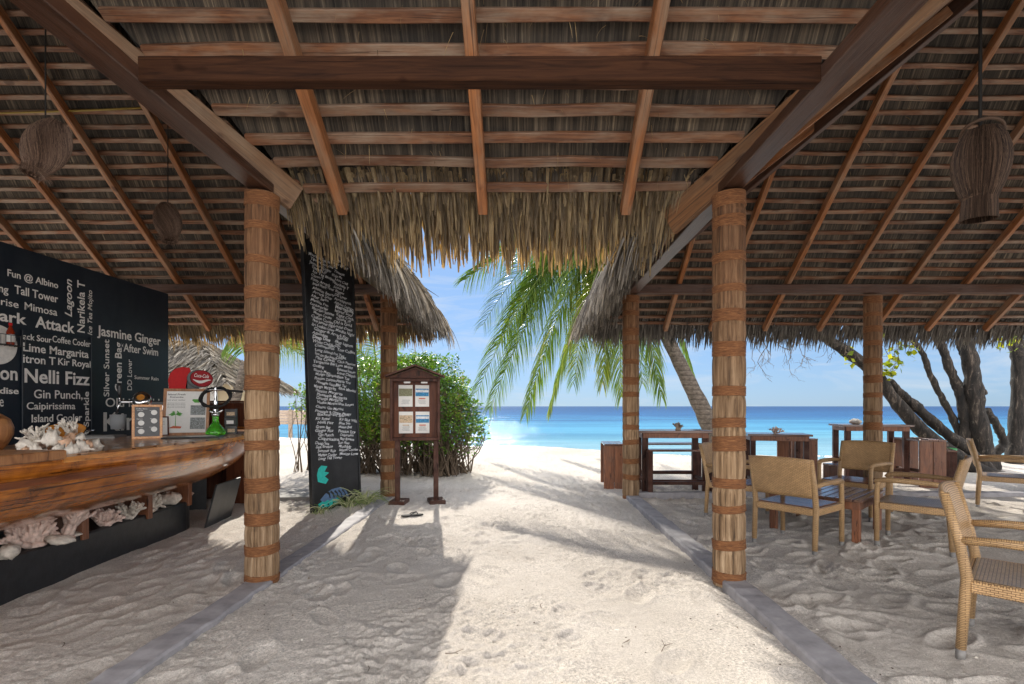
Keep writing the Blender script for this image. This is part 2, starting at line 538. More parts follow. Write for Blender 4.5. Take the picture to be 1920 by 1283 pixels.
def npmesh(name, V, F, mat, parent=None, tint=None, uv=None, smooth=False):
    """V (n,3), F (m,k) int array or list of such arrays -> one mesh object"""
    Fs = F if isinstance(F, list) else [F]
    me = bpy.data.meshes.new(name)
    V = np.asarray(V, np.float32)
    me.vertices.add(len(V))
    me.vertices.foreach_set('co', V.ravel())
    loops = np.concatenate([f.ravel() for f in Fs]).astype(np.int32)
    tot = np.concatenate([np.full(len(f), f.shape[1]) for f in Fs]).astype(np.int32)
    st = np.concatenate([[0], np.cumsum(tot)[:-1]]).astype(np.int32)
    me.loops.add(len(loops))
    me.loops.foreach_set('vertex_index', loops)
    me.polygons.add(len(tot))
    me.polygons.foreach_set('loop_start', st)
    me.polygons.foreach_set('loop_total', tot)
    me.polygons.foreach_set('use_smooth', np.full(len(tot), bool(smooth)))
    me.update(calc_edges=True)
    if tint is not None:
        a = me.attributes.new('tint', 'FLOAT', 'POINT')
        a.data.foreach_set('value', np.asarray(tint, np.float32))
    if uv is not None:
        u = me.uv_layers.new(name='uv')
        u.data.foreach_set('uv', np.asarray(uv, np.float32)[loops].ravel())
    me.validate()
    me.materials.append(M[mat])
    return link(bpy.data.objects.new(name, me), parent)

class MB:
    def __init__(self):
        self.v, self.f = [], []
    def add(self, vs, fs, X=None):
        b = len(self.v)
        for p in vs:
            p = Vector(p)
            self.v.append(X @ p if X is not None else p)
        for f in fs:
            self.f.append([b + i for i in f])
    def box(self, x0, x1, y0, y1, z0, z1, X=None, c=.0):
        """box, with chamfer c on every edge when c > 0"""
        if c <= 0:
            self.add([(x0, y0, z0), (x1, y0, z0), (x1, y1, z0), (x0, y1, z0), (x0, y0, z1), (x1, y0, z1), (x1, y1, z1), (x0, y1, z1)],
                     [(3, 2, 1, 0), (4, 5, 6, 7), (0, 1, 5, 4), (1, 2, 6, 5), (2, 3, 7, 6), (3, 0, 4, 7)], X)
            return
        def ring(d, z):
            return [(x0 + d + c, y0 + d, z), (x1 - d - c, y0 + d, z), (x1 - d, y0 + d + c, z), (x1 - d, y1 - d - c, z),
                    (x1 - d - c, y1 - d, z), (x0 + d + c, y1 - d, z), (x0 + d, y1 - d - c, z), (x0 + d, y0 + d + c, z)]
        self.rings([ring(c, z0), ring(0, z0 + c), ring(0, z1 - c), ring(c, z1)], True, X)
    def rings(self, rs, cap=True, X=None, closed=True):
        n = len(rs[0])
        vs = [p for r in rs for p in r]
        fs = []
        for i in range(len(rs) - 1):
            for j in range(n if closed else n - 1):
                k = (j + 1) % n
                fs.append((i * n + j, i * n + k, (i + 1) * n + k, (i + 1) * n + j))
        if cap:
            fs.append(tuple(range(n))[::-1])
            fs.append(tuple((len(rs) - 1) * n + j for j in range(n)))
        self.add(vs, fs, X)
    def lathe(self, prof, n=24, X=None, jit=None):
        rs = []
        for r, z in prof:
            rs.append([(r * math.cos(2 * math.pi * j / n), r * math.sin(2 * math.pi * j / n), z) for j in range(n)])
        self.rings(rs, True, X)
    def tube(self, pts, rad, n=8, X=None, cap=True, jit=0):
        pts = [Vector(p) for p in pts]
        rs = []
        side = None
        for i, p in enumerate(pts):
            d = (pts[min(i + 1, len(pts) - 1)] - pts[max(i - 1, 0)]).normalized()
            if side is None:
                ref = Vector((0, 0, 1)) if abs(d.z) < .9 else Vector((1, 0, 0))
                side = d.cross(ref).normalized()
            side = (side - d * side.dot(d)).normalized()
            up = d.cross(side)
            r = rad[i] if hasattr(rad, '__len__') else rad
            rs.append([p + (side * math.cos(2 * math.pi * j / n) + up * math.sin(2 * math.pi * j / n)) * r * (1 + random.uniform(-jit, jit)) for j in range(n)])
        self.rings(rs, cap, X)
    def bar(self, p0, p1, w, h, up=(0, 0, 1), c=0):
        X, L = frame(p0, p1, up)
        self.box(0, L, -w / 2, w / 2, -h / 2, h / 2, X, c)
    def ellipsoid(self, c, r, n=12, m=8, X=None, jit=0):
        rs = []
        for i in range(1, m):
            a = math.pi * i / m
            rs.append([(c[0] + r[0] * math.sin(a) * math.cos(2 * math.pi * j / n) * (1 + random.uniform(-jit, jit)),
                        c[1] + r[1] * math.sin(a) * math.sin(2 * math.pi * j / n) * (1 + random.uniform(-jit, jit)),
                        c[2] - r[2] * math.cos(a) * (1 + random.uniform(-jit, jit))) for j in range(n)])
        self.rings(rs, True, X)
    def extrude(self, poly, z0, z1, X=None):
        self.rings([[(x, y, z0) for x, y in poly], [(x, y, z1) for x, y in poly]], True, X)
    def build(self, name, mat, parent=None, smooth=False, uv=False, off=None, X=None):
        me = bpy.data.meshes.new(name)
        o3 = Vector(off) if off is not None else Vector((0, 0, 0))
        me.from_pydata([p - o3 for p in self.v], [], self.f)
        if smooth:
            me.polygons.foreach_set('use_smooth', [True] * len(me.polygons))
        if uv:
            u = me.uv_layers.new(name='uv')
            for p in me.polygons:
                nx, ny, nz = (abs(c) for c in p.normal)
                for li in p.loop_indices:
                    c = me.vertices[me.loops[li].vertex_index].co
                    u.data[li].uv = (c.x, c.y) if nz >= max(nx, ny) else ((c.y, c.z) if nx > ny else (c.x, c.z))
        me.update()
        me.materials.append(M[mat])
        o = link(bpy.data.objects.new(name, me), parent)
        if X is not None:
            o.matrix_basis = X
        return o

def frame(p0, p1, up=(0, 0, 1)):
    p0, p1 = Vector(p0), Vector(p1)
    d = p1 - p0
    L = d.length
    d.normalize()
    u = Vector(up)
    if abs(d.dot(u)) > .98:
        u = Vector((0, 1, 0))
    s = u.cross(d).normalized()
    u = d.cross(s)
    X = Matrix(((d.x, s.x, u.x, p0.x), (d.y, s.y, u.y, p0.y), (d.z, s.z, u.z, p0.z), (0, 0, 0, 1)))
    return X, L

def beam(name, p0, p1, w, h, mat, parent=None, up=(0, 0, 1), seg=1, warp=0.0, c=.006, off=None):
    """timber from p0 to p1 (centre line); local X runs along the grain"""
    if off is not None:
        p0, p1 = Vector(p0) - Vector(off), Vector(p1) - Vector(off)
    X, L = frame(p0, p1, up)
    mb = MB()
    rs = []
    for i in range(seg + 1):
        dy, dz = random.uniform(-warp, warp), random.uniform(-warp, warp)
        ww, hh = w / 2 * (1 + random.uniform(-1, 1) * warp * 6), h / 2 * (1 + random.uniform(-1, 1) * warp * 6)
        x = L * i / seg
        rs.append([(x, dy - ww + c, dz - hh), (x, dy + ww - c, dz - hh), (x, dy + ww, dz - hh + c), (x, dy + ww, dz + hh - c),
                   (x, dy + ww - c, dz + hh), (x, dy - ww + c, dz + hh), (x, dy - ww, dz + hh - c), (x, dy - ww, dz - hh + c)])
    mb.rings(rs)
    return mb.build(name, mat, parent, X=X)

def thing(name, label, cat, loc=(0, 0, 0), rz=0, group=None, kind=None):
    o = bpy.data.objects.new(name, None)
    o.empty_display_size = .1
    COL.objects.link(o)
    o.location = loc
    o.rotation_euler = (0, 0, rz)
    return tag(o, label, cat, group, kind)

def tag(o, label=None, cat=None, group=None, kind=None):
    if label: o['label'] = label
    if cat: o['category'] = cat
    if group: o['group'] = group
    if kind: o['kind'] = kind
    return o

def dup(root, loc, rz=0, label=None, scale=None):
    def cp(o, parent):
        c = o.copy()
        COL.objects.link(c)
        c.parent = parent
        for ch in o.children:
            cp(ch, c)
        return c
    r = cp(root, root.parent)
    r.location = loc
    r.rotation_euler = (0, 0, rz)
    if label: r['label'] = label
    if scale: r.scale = scale
    return r

def ribbons(root, d0, L, W, bend, segs=4, fold=.3, side=None, twist=.5, taper=None, wob=0.0):
    """n folded blades -> V (n*(segs+1)*3, 3), F"""
    root = np.asarray(root, float); n = len(root)
    d = np.asarray(d0, float); d = d / np.linalg.norm(d, axis=1, keepdims=True)
    L = np.broadcast_to(np.asarray(L, float), (n,)); W = np.broadcast_to(np.asarray(W, float), (n,)); bend = np.broadcast_to(np.asarray(bend, float), (n,))
    if side is None:
        side = np.cross(d, np.tile([0, 0, 1.0], (n, 1))) + RNG.normal(0, twist, (n, 3))
    side = np.asarray(side, float)
    p = root.copy(); out = []
    tp = taper or (lambda t: 1 - .75 * t ** 2)
    for k in range(segs + 1):
        t = k / segs
        s = side - d * np.sum(side * d, axis=1, keepdims=True)
        s /= np.linalg.norm(s, axis=1, keepdims=True) + 1e-9
        nr = np.cross(s, d)
        w = (W * tp(t))[:, None]
        out.append(np.stack([p - s * w / 2, p + nr * w * fold, p + s * w / 2], axis=1))
        p = p + d * (L / segs)[:, None]
        d = d + np.array([0, 0, -1.0]) * (bend / segs)[:, None]
        if wob:
            d = d + RNG.normal(0, wob, (n, 3))
        d /= np.linalg.norm(d, axis=1, keepdims=True)
    V = np.stack(out, axis=1).reshape(-1, 3)
    b = (np.arange(n) * (segs + 1) * 3)[:, None, None, None]
    k = (np.arange(segs) * 3)[None, :, None, None]
    q = np.array([[0, 1, 4, 3], [1, 2, 5, 4]])[None, None]
    F = (b + k + q).reshape(-1, 4)
    return V, F

def tints(n, per, lo=0, hi=1, power=1):
    return np.repeat(lo + (hi - lo) * RNG.random(n) ** power, per)

def leaves(P, size, up=.5, aspect=.55, nvec=None):
    """n folded leaves of random pose at P -> V, F (6 verts, 2 quads each)"""
    P = np.asarray(P, float); n = len(P)
    size = np.broadcast_to(np.asarray(size, float), (n,))
    d = RNG.normal(0, 1, (n, 3)); d[:, 2] *= .6
    d /= np.linalg.norm(d, axis=1, keepdims=True)
    nn = RNG.normal(0, .6, (n, 3)); nn[:, 2] += up * 2
    if nvec is not None:
        nn = nn + nvec
    s = np.cross(d, nn); s /= np.linalg.norm(s, axis=1, keepdims=True) + 1e-9
    nr = np.cross(s, d)
    l = size[:, None]; w = l * aspect
    v = [P, P + d * l * .4 + s * w * .5 + nr * l * .06, P + d * l * .5 - nr * l * .03, P + d * l * .4 - s * w * .5 + nr * l * .06, P + d * l, P + d * l * .2 - nr * l * .0]
    V = np.stack(v, axis=1).reshape(-1, 3)
    b = (np.arange(n) * 6)[:, None, None]
    F = (b + np.array([[0, 1, 4, 2], [0, 2, 4, 3]])[None]).reshape(-1, 4)
    return V, F

def vnoise(x, y, seed=0):
    """smooth value noise, numpy"""
    xi = np.floor(x).astype(np.int64); yi = np.floor(y).astype(np.int64)
    fx = x - xi; fy = y - yi
    fx = fx * fx * (3 - 2 * fx); fy = fy * fy * (3 - 2 * fy)
    def h(a, b):
        k = (a * 374761393 + b * 668265263 + seed * 974711) & 0xFFFFFFFF
        k = ((k ^ (k >> 13)) * 1274126177) & 0xFFFFFFFF
        return ((k ^ (k >> 16)) & 0xFFFF) / 65535.0
    return (h(xi, yi) * (1 - fx) + h(xi + 1, yi) * fx) * (1 - fy) + (h(xi, yi + 1) * (1 - fx) + h(xi + 1, yi + 1) * fx) * fy

# text: every string fitted to a box in the plane of its frame; one mesh per call
def lettering(name, items, mat, parent=None, depth=.0015, wobble=0):
    """items: (string, Matrix, width or None, cap height, shear, bold)"""
    objs = []
    for s, X, w, h, sh, bold in items + [('H', Matrix(), None, 1, 0, 0)]:
        cu = bpy.data.curves.new('lettering', 'FONT')
        cu.body = s
        cu.size = 1.0
        cu.shear = sh
        cu.offset = bold
        cu.extrude = .01
        cu.resolution_u = 3
        o = bpy.data.objects.new('lettering', cu)
        COL.objects.link(o)
        objs.append(o)
    bpy.context.view_layer.update()
    dg = bpy.context.evaluated_depsgraph_get()
    meshes = [bpy.data.meshes.new_from_object(o.evaluated_get(dg)) for o in objs]
    hs = [v.co for v in meshes[-1].vertices]
    cap = max(c.y for c in hs) - min(c.y for c in hs)
    mb = MB()
    for (s, X, w, h, sh, bold), me in zip(items, meshes[:-1]):
        if not len(me.vertices):
            continue
        x0 = min(v.co.x for v in me.vertices); x1 = max(v.co.x for v in me.vertices)
        sy = h / cap
        sx = (w / (x1 - x0)) if w else sy
        vs = [Vector(((v.co.x - x0) * sx, v.co.y * sy, (v.co.z + .01) / .02 * depth)) for v in me.vertices]
        if wobble:
            ph = random.uniform(0, 40)
            q = np.array([[v.x, v.y] for v in vs])
            dx = (vnoise(q[:, 0] * 38 + ph, q[:, 1] * 38, 3) - .5) * wobble * 2
            dy = (vnoise(q[:, 0] * 30 + ph, q[:, 1] * 12 + 9, 4) - .5) * wobble * 2.4
            for v, a_, b_ in zip(vs, dx, dy):
                v.x += float(a_); v.y += float(b_)
        mb.add(vs, [list(p.vertices) for p in me.polygons], X)
    for o, me in zip(objs, meshes):
        cu = o.data
        bpy.data.objects.remove(o)
        bpy.data.curves.remove(cu)
        bpy.data.meshes.remove(me)
    return mb.build(name, mat, parent)

def axes(o, x, y):
    x, y = Vector(x).normalized(), Vector(y).normalized()
    z = x.cross(y)
    return Matrix(((x.x, y.x, z.x, o[0]), (x.y, y.y, z.y, o[1]), (x.z, y.z, z.z, o[2]), (0, 0, 0, 1)))

# ------------------------------------------------------------------ the setting: sand, sea
def crest(x):
    return np.clip(15.3 - .55 * x, 11.3, 22)

def sand_height(X, Y, detail=True):
    yc = crest(X)
    s = np.maximum(0, Y - yc)
    z = .16 * np.exp(-((Y - yc) / 2.2) ** 2) * (vnoise(X * .5, Y * .3, 3) * .8 + .5) * (Y < yc + 3) - .11 * s
    z = np.maximum(z, -3.5)
    z = z + (vnoise(X * .45, Y * .45, 5) - .5) * .05 + (vnoise(X * 1.3, Y * 1.3, 6) - .5) * .022
    if detail:
        # trodden sand: soft hollows, patches broken into crumbs, thin scuff ridges
        side = np.clip((X - 1.5) / .4, 0, 1)
        z = z + (vnoise(X * 3.6 + 3, Y * 3.6, 8) - .5) * (.008 + .014 * side) + (vnoise(X * 8 + 1, Y * 8, 9) - .5) * .008
        A = np.clip(vnoise(X * 1.5, Y * 1.5, 14) * 3.0 - 1.2, 0, 1) * (1 - .65 * side) * (1 - .75 * np.clip((-X - 1.9) / .4, 0, 1))
        z = z + (vnoise(X * 17, Y * 17, 10) - .5) * (.002 + .010 * A) + (vnoise(X * 33, Y * 33, 11) - .5) * (.002 + .017 * A) + (vnoise(X * 58, Y * 58, 12) - .5) * (.001 + .012 * A)
        wx, wy_ = X + .25 * vnoise(X * 2, Y * 2, 15), Y + .25 * vnoise(X * 2, Y * 2, 16)
        r1 = 1 - np.abs(2 * vnoise(wx * 3.2, wy_ * 8.5, 17) - 1)
        r2 = 1 - np.abs(2 * vnoise(wx * 6.0 + 4, wy_ * 4.0, 18) - 1)
        B = np.clip(vnoise(X * .9 + 7, Y * .9, 19) * 3 - 1.1, 0, 1)
        z = z + (.003 * B * np.clip((r1 - .88) / .12, 0, 1) + .006 * (1 - B) * np.clip((r2 - .90) / .1, 0, 1)) * (1 - .55 * np.clip((-X - 1.9) / .4, 0, 1))
        for xk in (-2.015, 1.578):
            z = z + .045 * np.exp(-((X - xk) / .15) ** 2) * np.clip(vnoise(Y * 1.3 + xk, X * 2, 23) - .45, 0, 1) * (Y < 7.7)
    return z

def build_sand():
    ys = [-14.0, -10, -7, -5, -3.5, -2.4, -1.5, -.8, -.2, .3, .7, 1.0, 1.3]
    y = 1.5
    while y < 34:
        ys.append(y)
        y += max(.009, .0040 * y) if y < 9 else .0085 * y
    ys += [38, 46, 60]
    xs = np.concatenate([[-60, -45, -34, -26, -20, -16, -13.5], np.arange(-12, -5, .12), np.arange(-5, -3.4, .03), np.arange(-3.4, 4.4, .0135), np.arange(4.4, 6.5, .03), np.arange(6.5, 13, .12), [13.5, 16, 20, 26, 34, 45, 60]])
    ys = np.array(ys)
    X, Y = np.meshgrid(xs, ys)
    Z = sand_height(X, Y)
    r = np.random.default_rng(5)
    def dent(cx, cy, ang, l, w, dep):
        m = (np.abs(X - cx) < .5) & (np.abs(Y - cy) < .5)
        if not m.any():
            return
        dx, dy = X[m] - cx, Y[m] - cy
        a = (dx * math.cos(ang) + dy * math.sin(ang)) / l
        b = (-dx * math.sin(ang) + dy * math.cos(ang)) / w
        q = a * a + b * b
        Z[m] += -dep * np.exp(-(q ** 1.7) * .9) + dep * .6 * np.exp(-((np.sqrt(q) - 1.5) / .28) ** 2) * (1 + .5 * a / (1 + q))
    for i in range(760):
        side = r.random()
        if side < .40:
            cx, cy, dep = r.uniform(1.8, 6.5), r.uniform(1.7, 8.5), r.uniform(.010, .030)
        elif side < .60:
            cx, cy, dep = r.uniform(-3.4, -2.1), r.uniform(1.7, 8), r.uniform(.004, .014)
        elif side < .82:
            cx, cy, dep = r.uniform(-1.8, 1.4), r.uniform(1.6, 9), r.uniform(.005, .018)
        else:
            cx, cy, dep = r.uniform(-4, 8), r.uniform(8, 14), r.uniform(.012, .035)
        dent(cx, cy, r.uniform(0, 3.14) if side < .4 else r.normal(1.5, .5), r.uniform(.09, .15), r.uniform(.05, .075), dep)
    for i in range(90):       # scuffed drifts of sand
        cx, cy = r.uniform(1.7, 6), r.uniform(1.8, 6.5)
        m = (np.abs(X - cx) < .5) & (np.abs(Y - cy) < .5)
        ang = r.uniform(0, 3.14)
        dx, dy = X[m] - cx, Y[m] - cy
        a = dx * math.cos(ang) + dy * math.sin(ang); b = -dx * math.sin(ang) + dy * math.cos(ang) + .5 * a * a
        Z[m] += r.uniform(.008, .022) * np.exp(-(a / .22) ** 2) * np.exp(-(b / .035) ** 2)
    # sand drifted against the kerbs a little below their tops
    Z -= .012 * np.exp(-((X - 1.50) / .22) ** 2) * (Y < 7.6)
    nx, ny = len(xs), len(ys)
    V = np.stack([X, Y, Z], -1).reshape(-1, 3)
    i = np.arange(ny - 1)[:, None] * nx + np.arange(nx - 1)[None]
    F = np.stack([i, i + 1, i + nx + 1, i + nx], -1).reshape(-1, 4)
    o = npmesh('sand', V, F, 'sand', smooth=True)
    tag(o, kind='structure', label='pale coral sand floor and beach sloping to the water')
build_sand()

def crumbs():
    """bits of coral, bark and leaf lying on the sand"""
    r = np.random.default_rng(17)
    n = 2600
    y = 1.7 + 9 * r.random(n) ** 1.6
    x = r.uniform(-3.3, 4.6, n) * (.4 + y / 9)
    keep = vnoise(x * 1.1, y * 1.1, 31) + r.random(n) * .5 > .62
    x, y = x[keep], y[keep]; n = len(x)
    z = sand_height(x[None], y[None])[0]
    s = r.uniform(.002, .0065, n) * np.where(r.random(n) < .04, 2.0, 1)
    base = np.array([[1, 0, 0], [0, 1, 0], [-1, 0, 0], [0, -1, 0], [0, 0, .7], [0, 0, -.7]], float)
    d = base[None] * s[:, None, None] * r.uniform(.5, 1.6, (n, 6, 1))
    V = np.stack([x, y, z + .001], -1)[:, None, :] + d
    f = np.array([[0, 1, 4], [1, 2, 4], [2, 3, 4], [3, 0, 4], [1, 0, 5], [2, 1, 5], [3, 2, 5], [0, 3, 5]])
    F = (np.arange(n) * 6)[:, None, None] + f[None]
    o = npmesh('sand_litter', V.reshape(-1, 3), F.reshape(-1, 3), 'litter', tint=np.repeat(r.random(n), 6))
    tag(o, kind='stuff', label='tiny bits of coral, bark and dry leaf scattered on the sand')
crumbs()

def gz(x, y):
    return float(sand_height(np.array([[float(x)]]), np.array([[float(y)]]))[0, 0])

SEA_Z = -.62
mb = MB()
mb.add([(-16000, 8, SEA_Z), (16000, 8, SEA_Z), (16000, 15000, SEA_Z), (-16000, 15000, SEA_Z)], [(0, 1, 2, 3)])
tag(mb.build('sea', 'sea'), kind='structure', label='turquoise sea darkening to blue at the horizon')
# foam along the waterline
xs = np.arange(-24, 22, .25)
yw = crest(xs) + (-SEA_Z) / .11
V, F = [], []
for k, (o1, o2) in enumerate(((-.1, .22), (2.3, 2.55))):
    b = len(V)
    for j, x in enumerate(xs):
        wv = .45 * math.sin(x * .55 + k) + .25 * math.sin(x * 1.7 + k * 2) + .1 * math.sin(x * 4.1)
        for q in (o1, (o1 + o2) / 2, o2):
            V.append((x, yw[j] + wv + q, SEA_Z + .012 + (.05 * k * (q != o1) * (q != o2))))
    for j in range(len(xs) - 1):
        for q in range(2):
            a = b + j * 3 + q
            F.append((a, a + 3, a + 4, a + 1))
tag(npmesh('foam', np.array(V), np.array(F), 'foam', smooth=True), kind='stuff', label='thin white foam of small waves at the waterline')

# kerbs of grey concrete along the path
def kerb(pts, w, h, label):
    mb = MB()
    n = 90
    p0, p1 = Vector(pts[0]), Vector(pts[1])
    d = (p1 - p0).normalized(); s = Vector((-d.y, d.x, 0))
    rs = []
    for i in range(n + 1):
        p = p0.lerp(p1, i / n)
        a = w / 2 + random.uniform(-.008, .006); z = h + random.uniform(-.008, .003)
        q = .012
        rs.append([p - s * a + Vector((0, 0, -.2)), p + s * a + Vector((0, 0, -.2)), p + s * a + Vector((0, 0, z - q)), p + s * (a - q) + Vector((0, 0, z)),
                   p - s * (a - q) + Vector((0, 0, z)), p - s * a + Vector((0, 0, z - q))])
    mb.rings(rs)
    return tag(mb.build('kerb', 'concrete', smooth=False), kind='structure', label=label)
kerb([(-2.0, -2, 0), (-2.03, 7.55, 0)], .19, .032, 'grey concrete kerb on the bar side of the path')
kerb([(1.58, -2, 0), (1.575, 7.62, 0)], .19, .045, 'grey concrete kerb on the seating side of the path')
kerb([(1.68, 7.64, 0), (9.2, 7.64, 0)], .14, .075, 'low kerb along the seaward posts of the seating shelter')

# ------------------------------------------------------------------ thatched shelters
def bump_r(n):
    return [random.uniform(-1, 1) for _ in range(n)]

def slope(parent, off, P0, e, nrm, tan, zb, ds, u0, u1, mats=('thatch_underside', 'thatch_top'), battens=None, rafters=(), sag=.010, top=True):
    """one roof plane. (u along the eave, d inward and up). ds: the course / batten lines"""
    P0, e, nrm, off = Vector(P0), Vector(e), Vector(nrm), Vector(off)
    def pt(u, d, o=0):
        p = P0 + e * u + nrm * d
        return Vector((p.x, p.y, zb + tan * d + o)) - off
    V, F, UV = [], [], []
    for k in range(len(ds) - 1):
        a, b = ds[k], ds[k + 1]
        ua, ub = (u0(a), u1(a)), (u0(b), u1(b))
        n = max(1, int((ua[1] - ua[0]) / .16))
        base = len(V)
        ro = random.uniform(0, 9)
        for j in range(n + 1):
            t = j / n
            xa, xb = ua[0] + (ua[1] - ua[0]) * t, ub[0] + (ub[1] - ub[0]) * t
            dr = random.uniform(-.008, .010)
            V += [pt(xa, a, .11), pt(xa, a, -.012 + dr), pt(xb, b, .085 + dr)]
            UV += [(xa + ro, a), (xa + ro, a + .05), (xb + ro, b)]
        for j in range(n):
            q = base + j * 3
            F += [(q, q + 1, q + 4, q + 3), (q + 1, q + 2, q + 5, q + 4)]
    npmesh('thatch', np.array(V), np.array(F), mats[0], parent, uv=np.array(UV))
    if top:
        V, F, UV = [], [], []
        dd = list(np.linspace(ds[0], ds[-1], 9))
        n = 24
        for k, d in enumerate(dd):
            for j in range(n + 1):
                u = u0(d) + (u1(d) - u0(d)) * j / n
                V.append(pt(u, d, .17 + random.uniform(-.015, .015)))
                UV.append((u, d))
        for k in range(len(dd) - 1):
            for j in range(n):
                q = k * (n + 1) + j
                F.append((q, q + 1, q + n + 2, q + n + 1))
        npmesh('thatch', np.array(V), np.array(F), mats[1], parent, uv=np.array(UV), smooth=True)
    nv = Vector((-nrm.x * tan, -nrm.y * tan, 1)).normalized()
    if battens:
        w, h = battens
        for d in ds[:-1]:
            a, b = pt(u0(d) + .02, d, -.012) - nv * h / 2, pt(u1(d) - .02, d, -.012) - nv * h / 2
            if (b - a).length > .2:
                beam('batten', a, b, w, h, 'batten_wood', parent, up=nv, seg=max(2, int((b - a).length / .55)), warp=sag)
    for (u, da, db, w, h) in rafters:
        o = -.012 - .040 / nv.z
        a, b = pt(u, da, o) - nv * h / 2, pt(u, db, o) - nv * h / 2
        beam('rafter', a, b, w, h, 'rafter_wood', parent, up=nv, seg=4, warp=.003)

def fringe(parent, off, name, edge0, edge1, outd, tan, n, rise, L, W=(.02, .045), bend=(1.2, 2.6), mat='thatch_straw', spread=.12, segs=5, hi=1.0):
    """straw ends hanging from an eave between two points; rise: how far up the slope the roots start"""
    e0, e1, off = np.array(edge0, float), np.array(edge1, float), np.array(off, float)
    o = np.array(outd, float)
    t = RNG.random(n)[:, None]
    k = RNG.uniform(rise[0], rise[1], n)[:, None]
    root = e0 + (e1 - e0) * t - o * k + np.array([0, 0, 1.0]) * (k * tan) - off
    root[:, 2] += RNG.uniform(-.03, .05, n)
    along = (e1 - e0) / np.linalg.norm(e1 - e0)
    d = o + np.array([0, 0, -tan]) + along * RNG.normal(0, spread, n)[:, None] + np.array([0, 0, 1.0]) * RNG.normal(0, .08, n)[:, None]
    side = along + RNG.normal(0, .45, (n, 3))
    V, F = ribbons(root, d, RNG.uniform(L[0], L[1], n), RNG.uniform(W[0], W[1], n), RNG.uniform(bend[0], bend[1], n), segs, .35, side, wob=.06)
    return npmesh(name, V, F, mat, parent, tint=tints(n, (segs + 1) * 3, 0, hi))

# a post: bundled palm leaf stalks bound with coir rope
def post_mesh(h, r, parent, loc, seed):
    random.seed(seed)
    nb = int(h / .245)
    bands = [(.245 * i + random.uniform(-.045, .045) + .06, random.choice((.03, .038, .048, .058))) for i in range(nb)] + [(h - .05, .055)]
    n = 88
    prof = [1 + .05 * random.uniform(-1, 1) for _ in range(n)]
    rs = []
    nz = int(h / .035)
    for k in range(nz + 1):
        z = h * k / nz
        dist = min(abs(z - b) - w for b, w in bands)
        bul = -.003 if dist < .01 else .0035 * math.sin(min(1, dist / .09) * math.pi / 2)
        if dist > 0 and k % 4 == 0:
            prof = [p * .8 + .2 * (1 + .05 * random.uniform(-1, 1)) for p in prof]
        rs.append([((r * prof[j] + bul) * math.cos(2 * math.pi * j / n), (r * prof[j] + bul) * math.sin(2 * math.pi * j / n), z) for j in range(n)])
    mb = MB(); mb.rings(rs)
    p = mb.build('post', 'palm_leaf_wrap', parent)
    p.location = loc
    for b, w in bands:
        m2 = MB()
        turns = max(4, int(2 * w / .011))
        pr = [(r - .012, -w)]
        for i in range(turns):
            for q in range(4):
                a = q / 4
                pr.append((r + .001 + .0045 * math.sin(a * math.pi) + random.uniform(0, .002), -w + 2 * w * (i + a) / turns))
        pr.append((r - .012, w))
        tilt = Matrix.Rotation(random.uniform(-.09, .09), 4, 'X') @ Matrix.Rotation(random.uniform(-.09, .09), 4, 'Y')
        m2.lathe(pr, 36, tilt)
        bo = m2.build('rope_band', 'coir_rope', p, smooth=True)
        bo.location = (0, 0, b)
    return p

TAN = .78
ZB = 3.33
PH = 3.0
XR, XL, YB, YF = 1.57, -2.03, 7.62, 3.95
BW = 7.2           # width of each shelter

def course_lines(a, b, step):
    return [a + step * i for i in range(int((b - a) / step) + 1)]

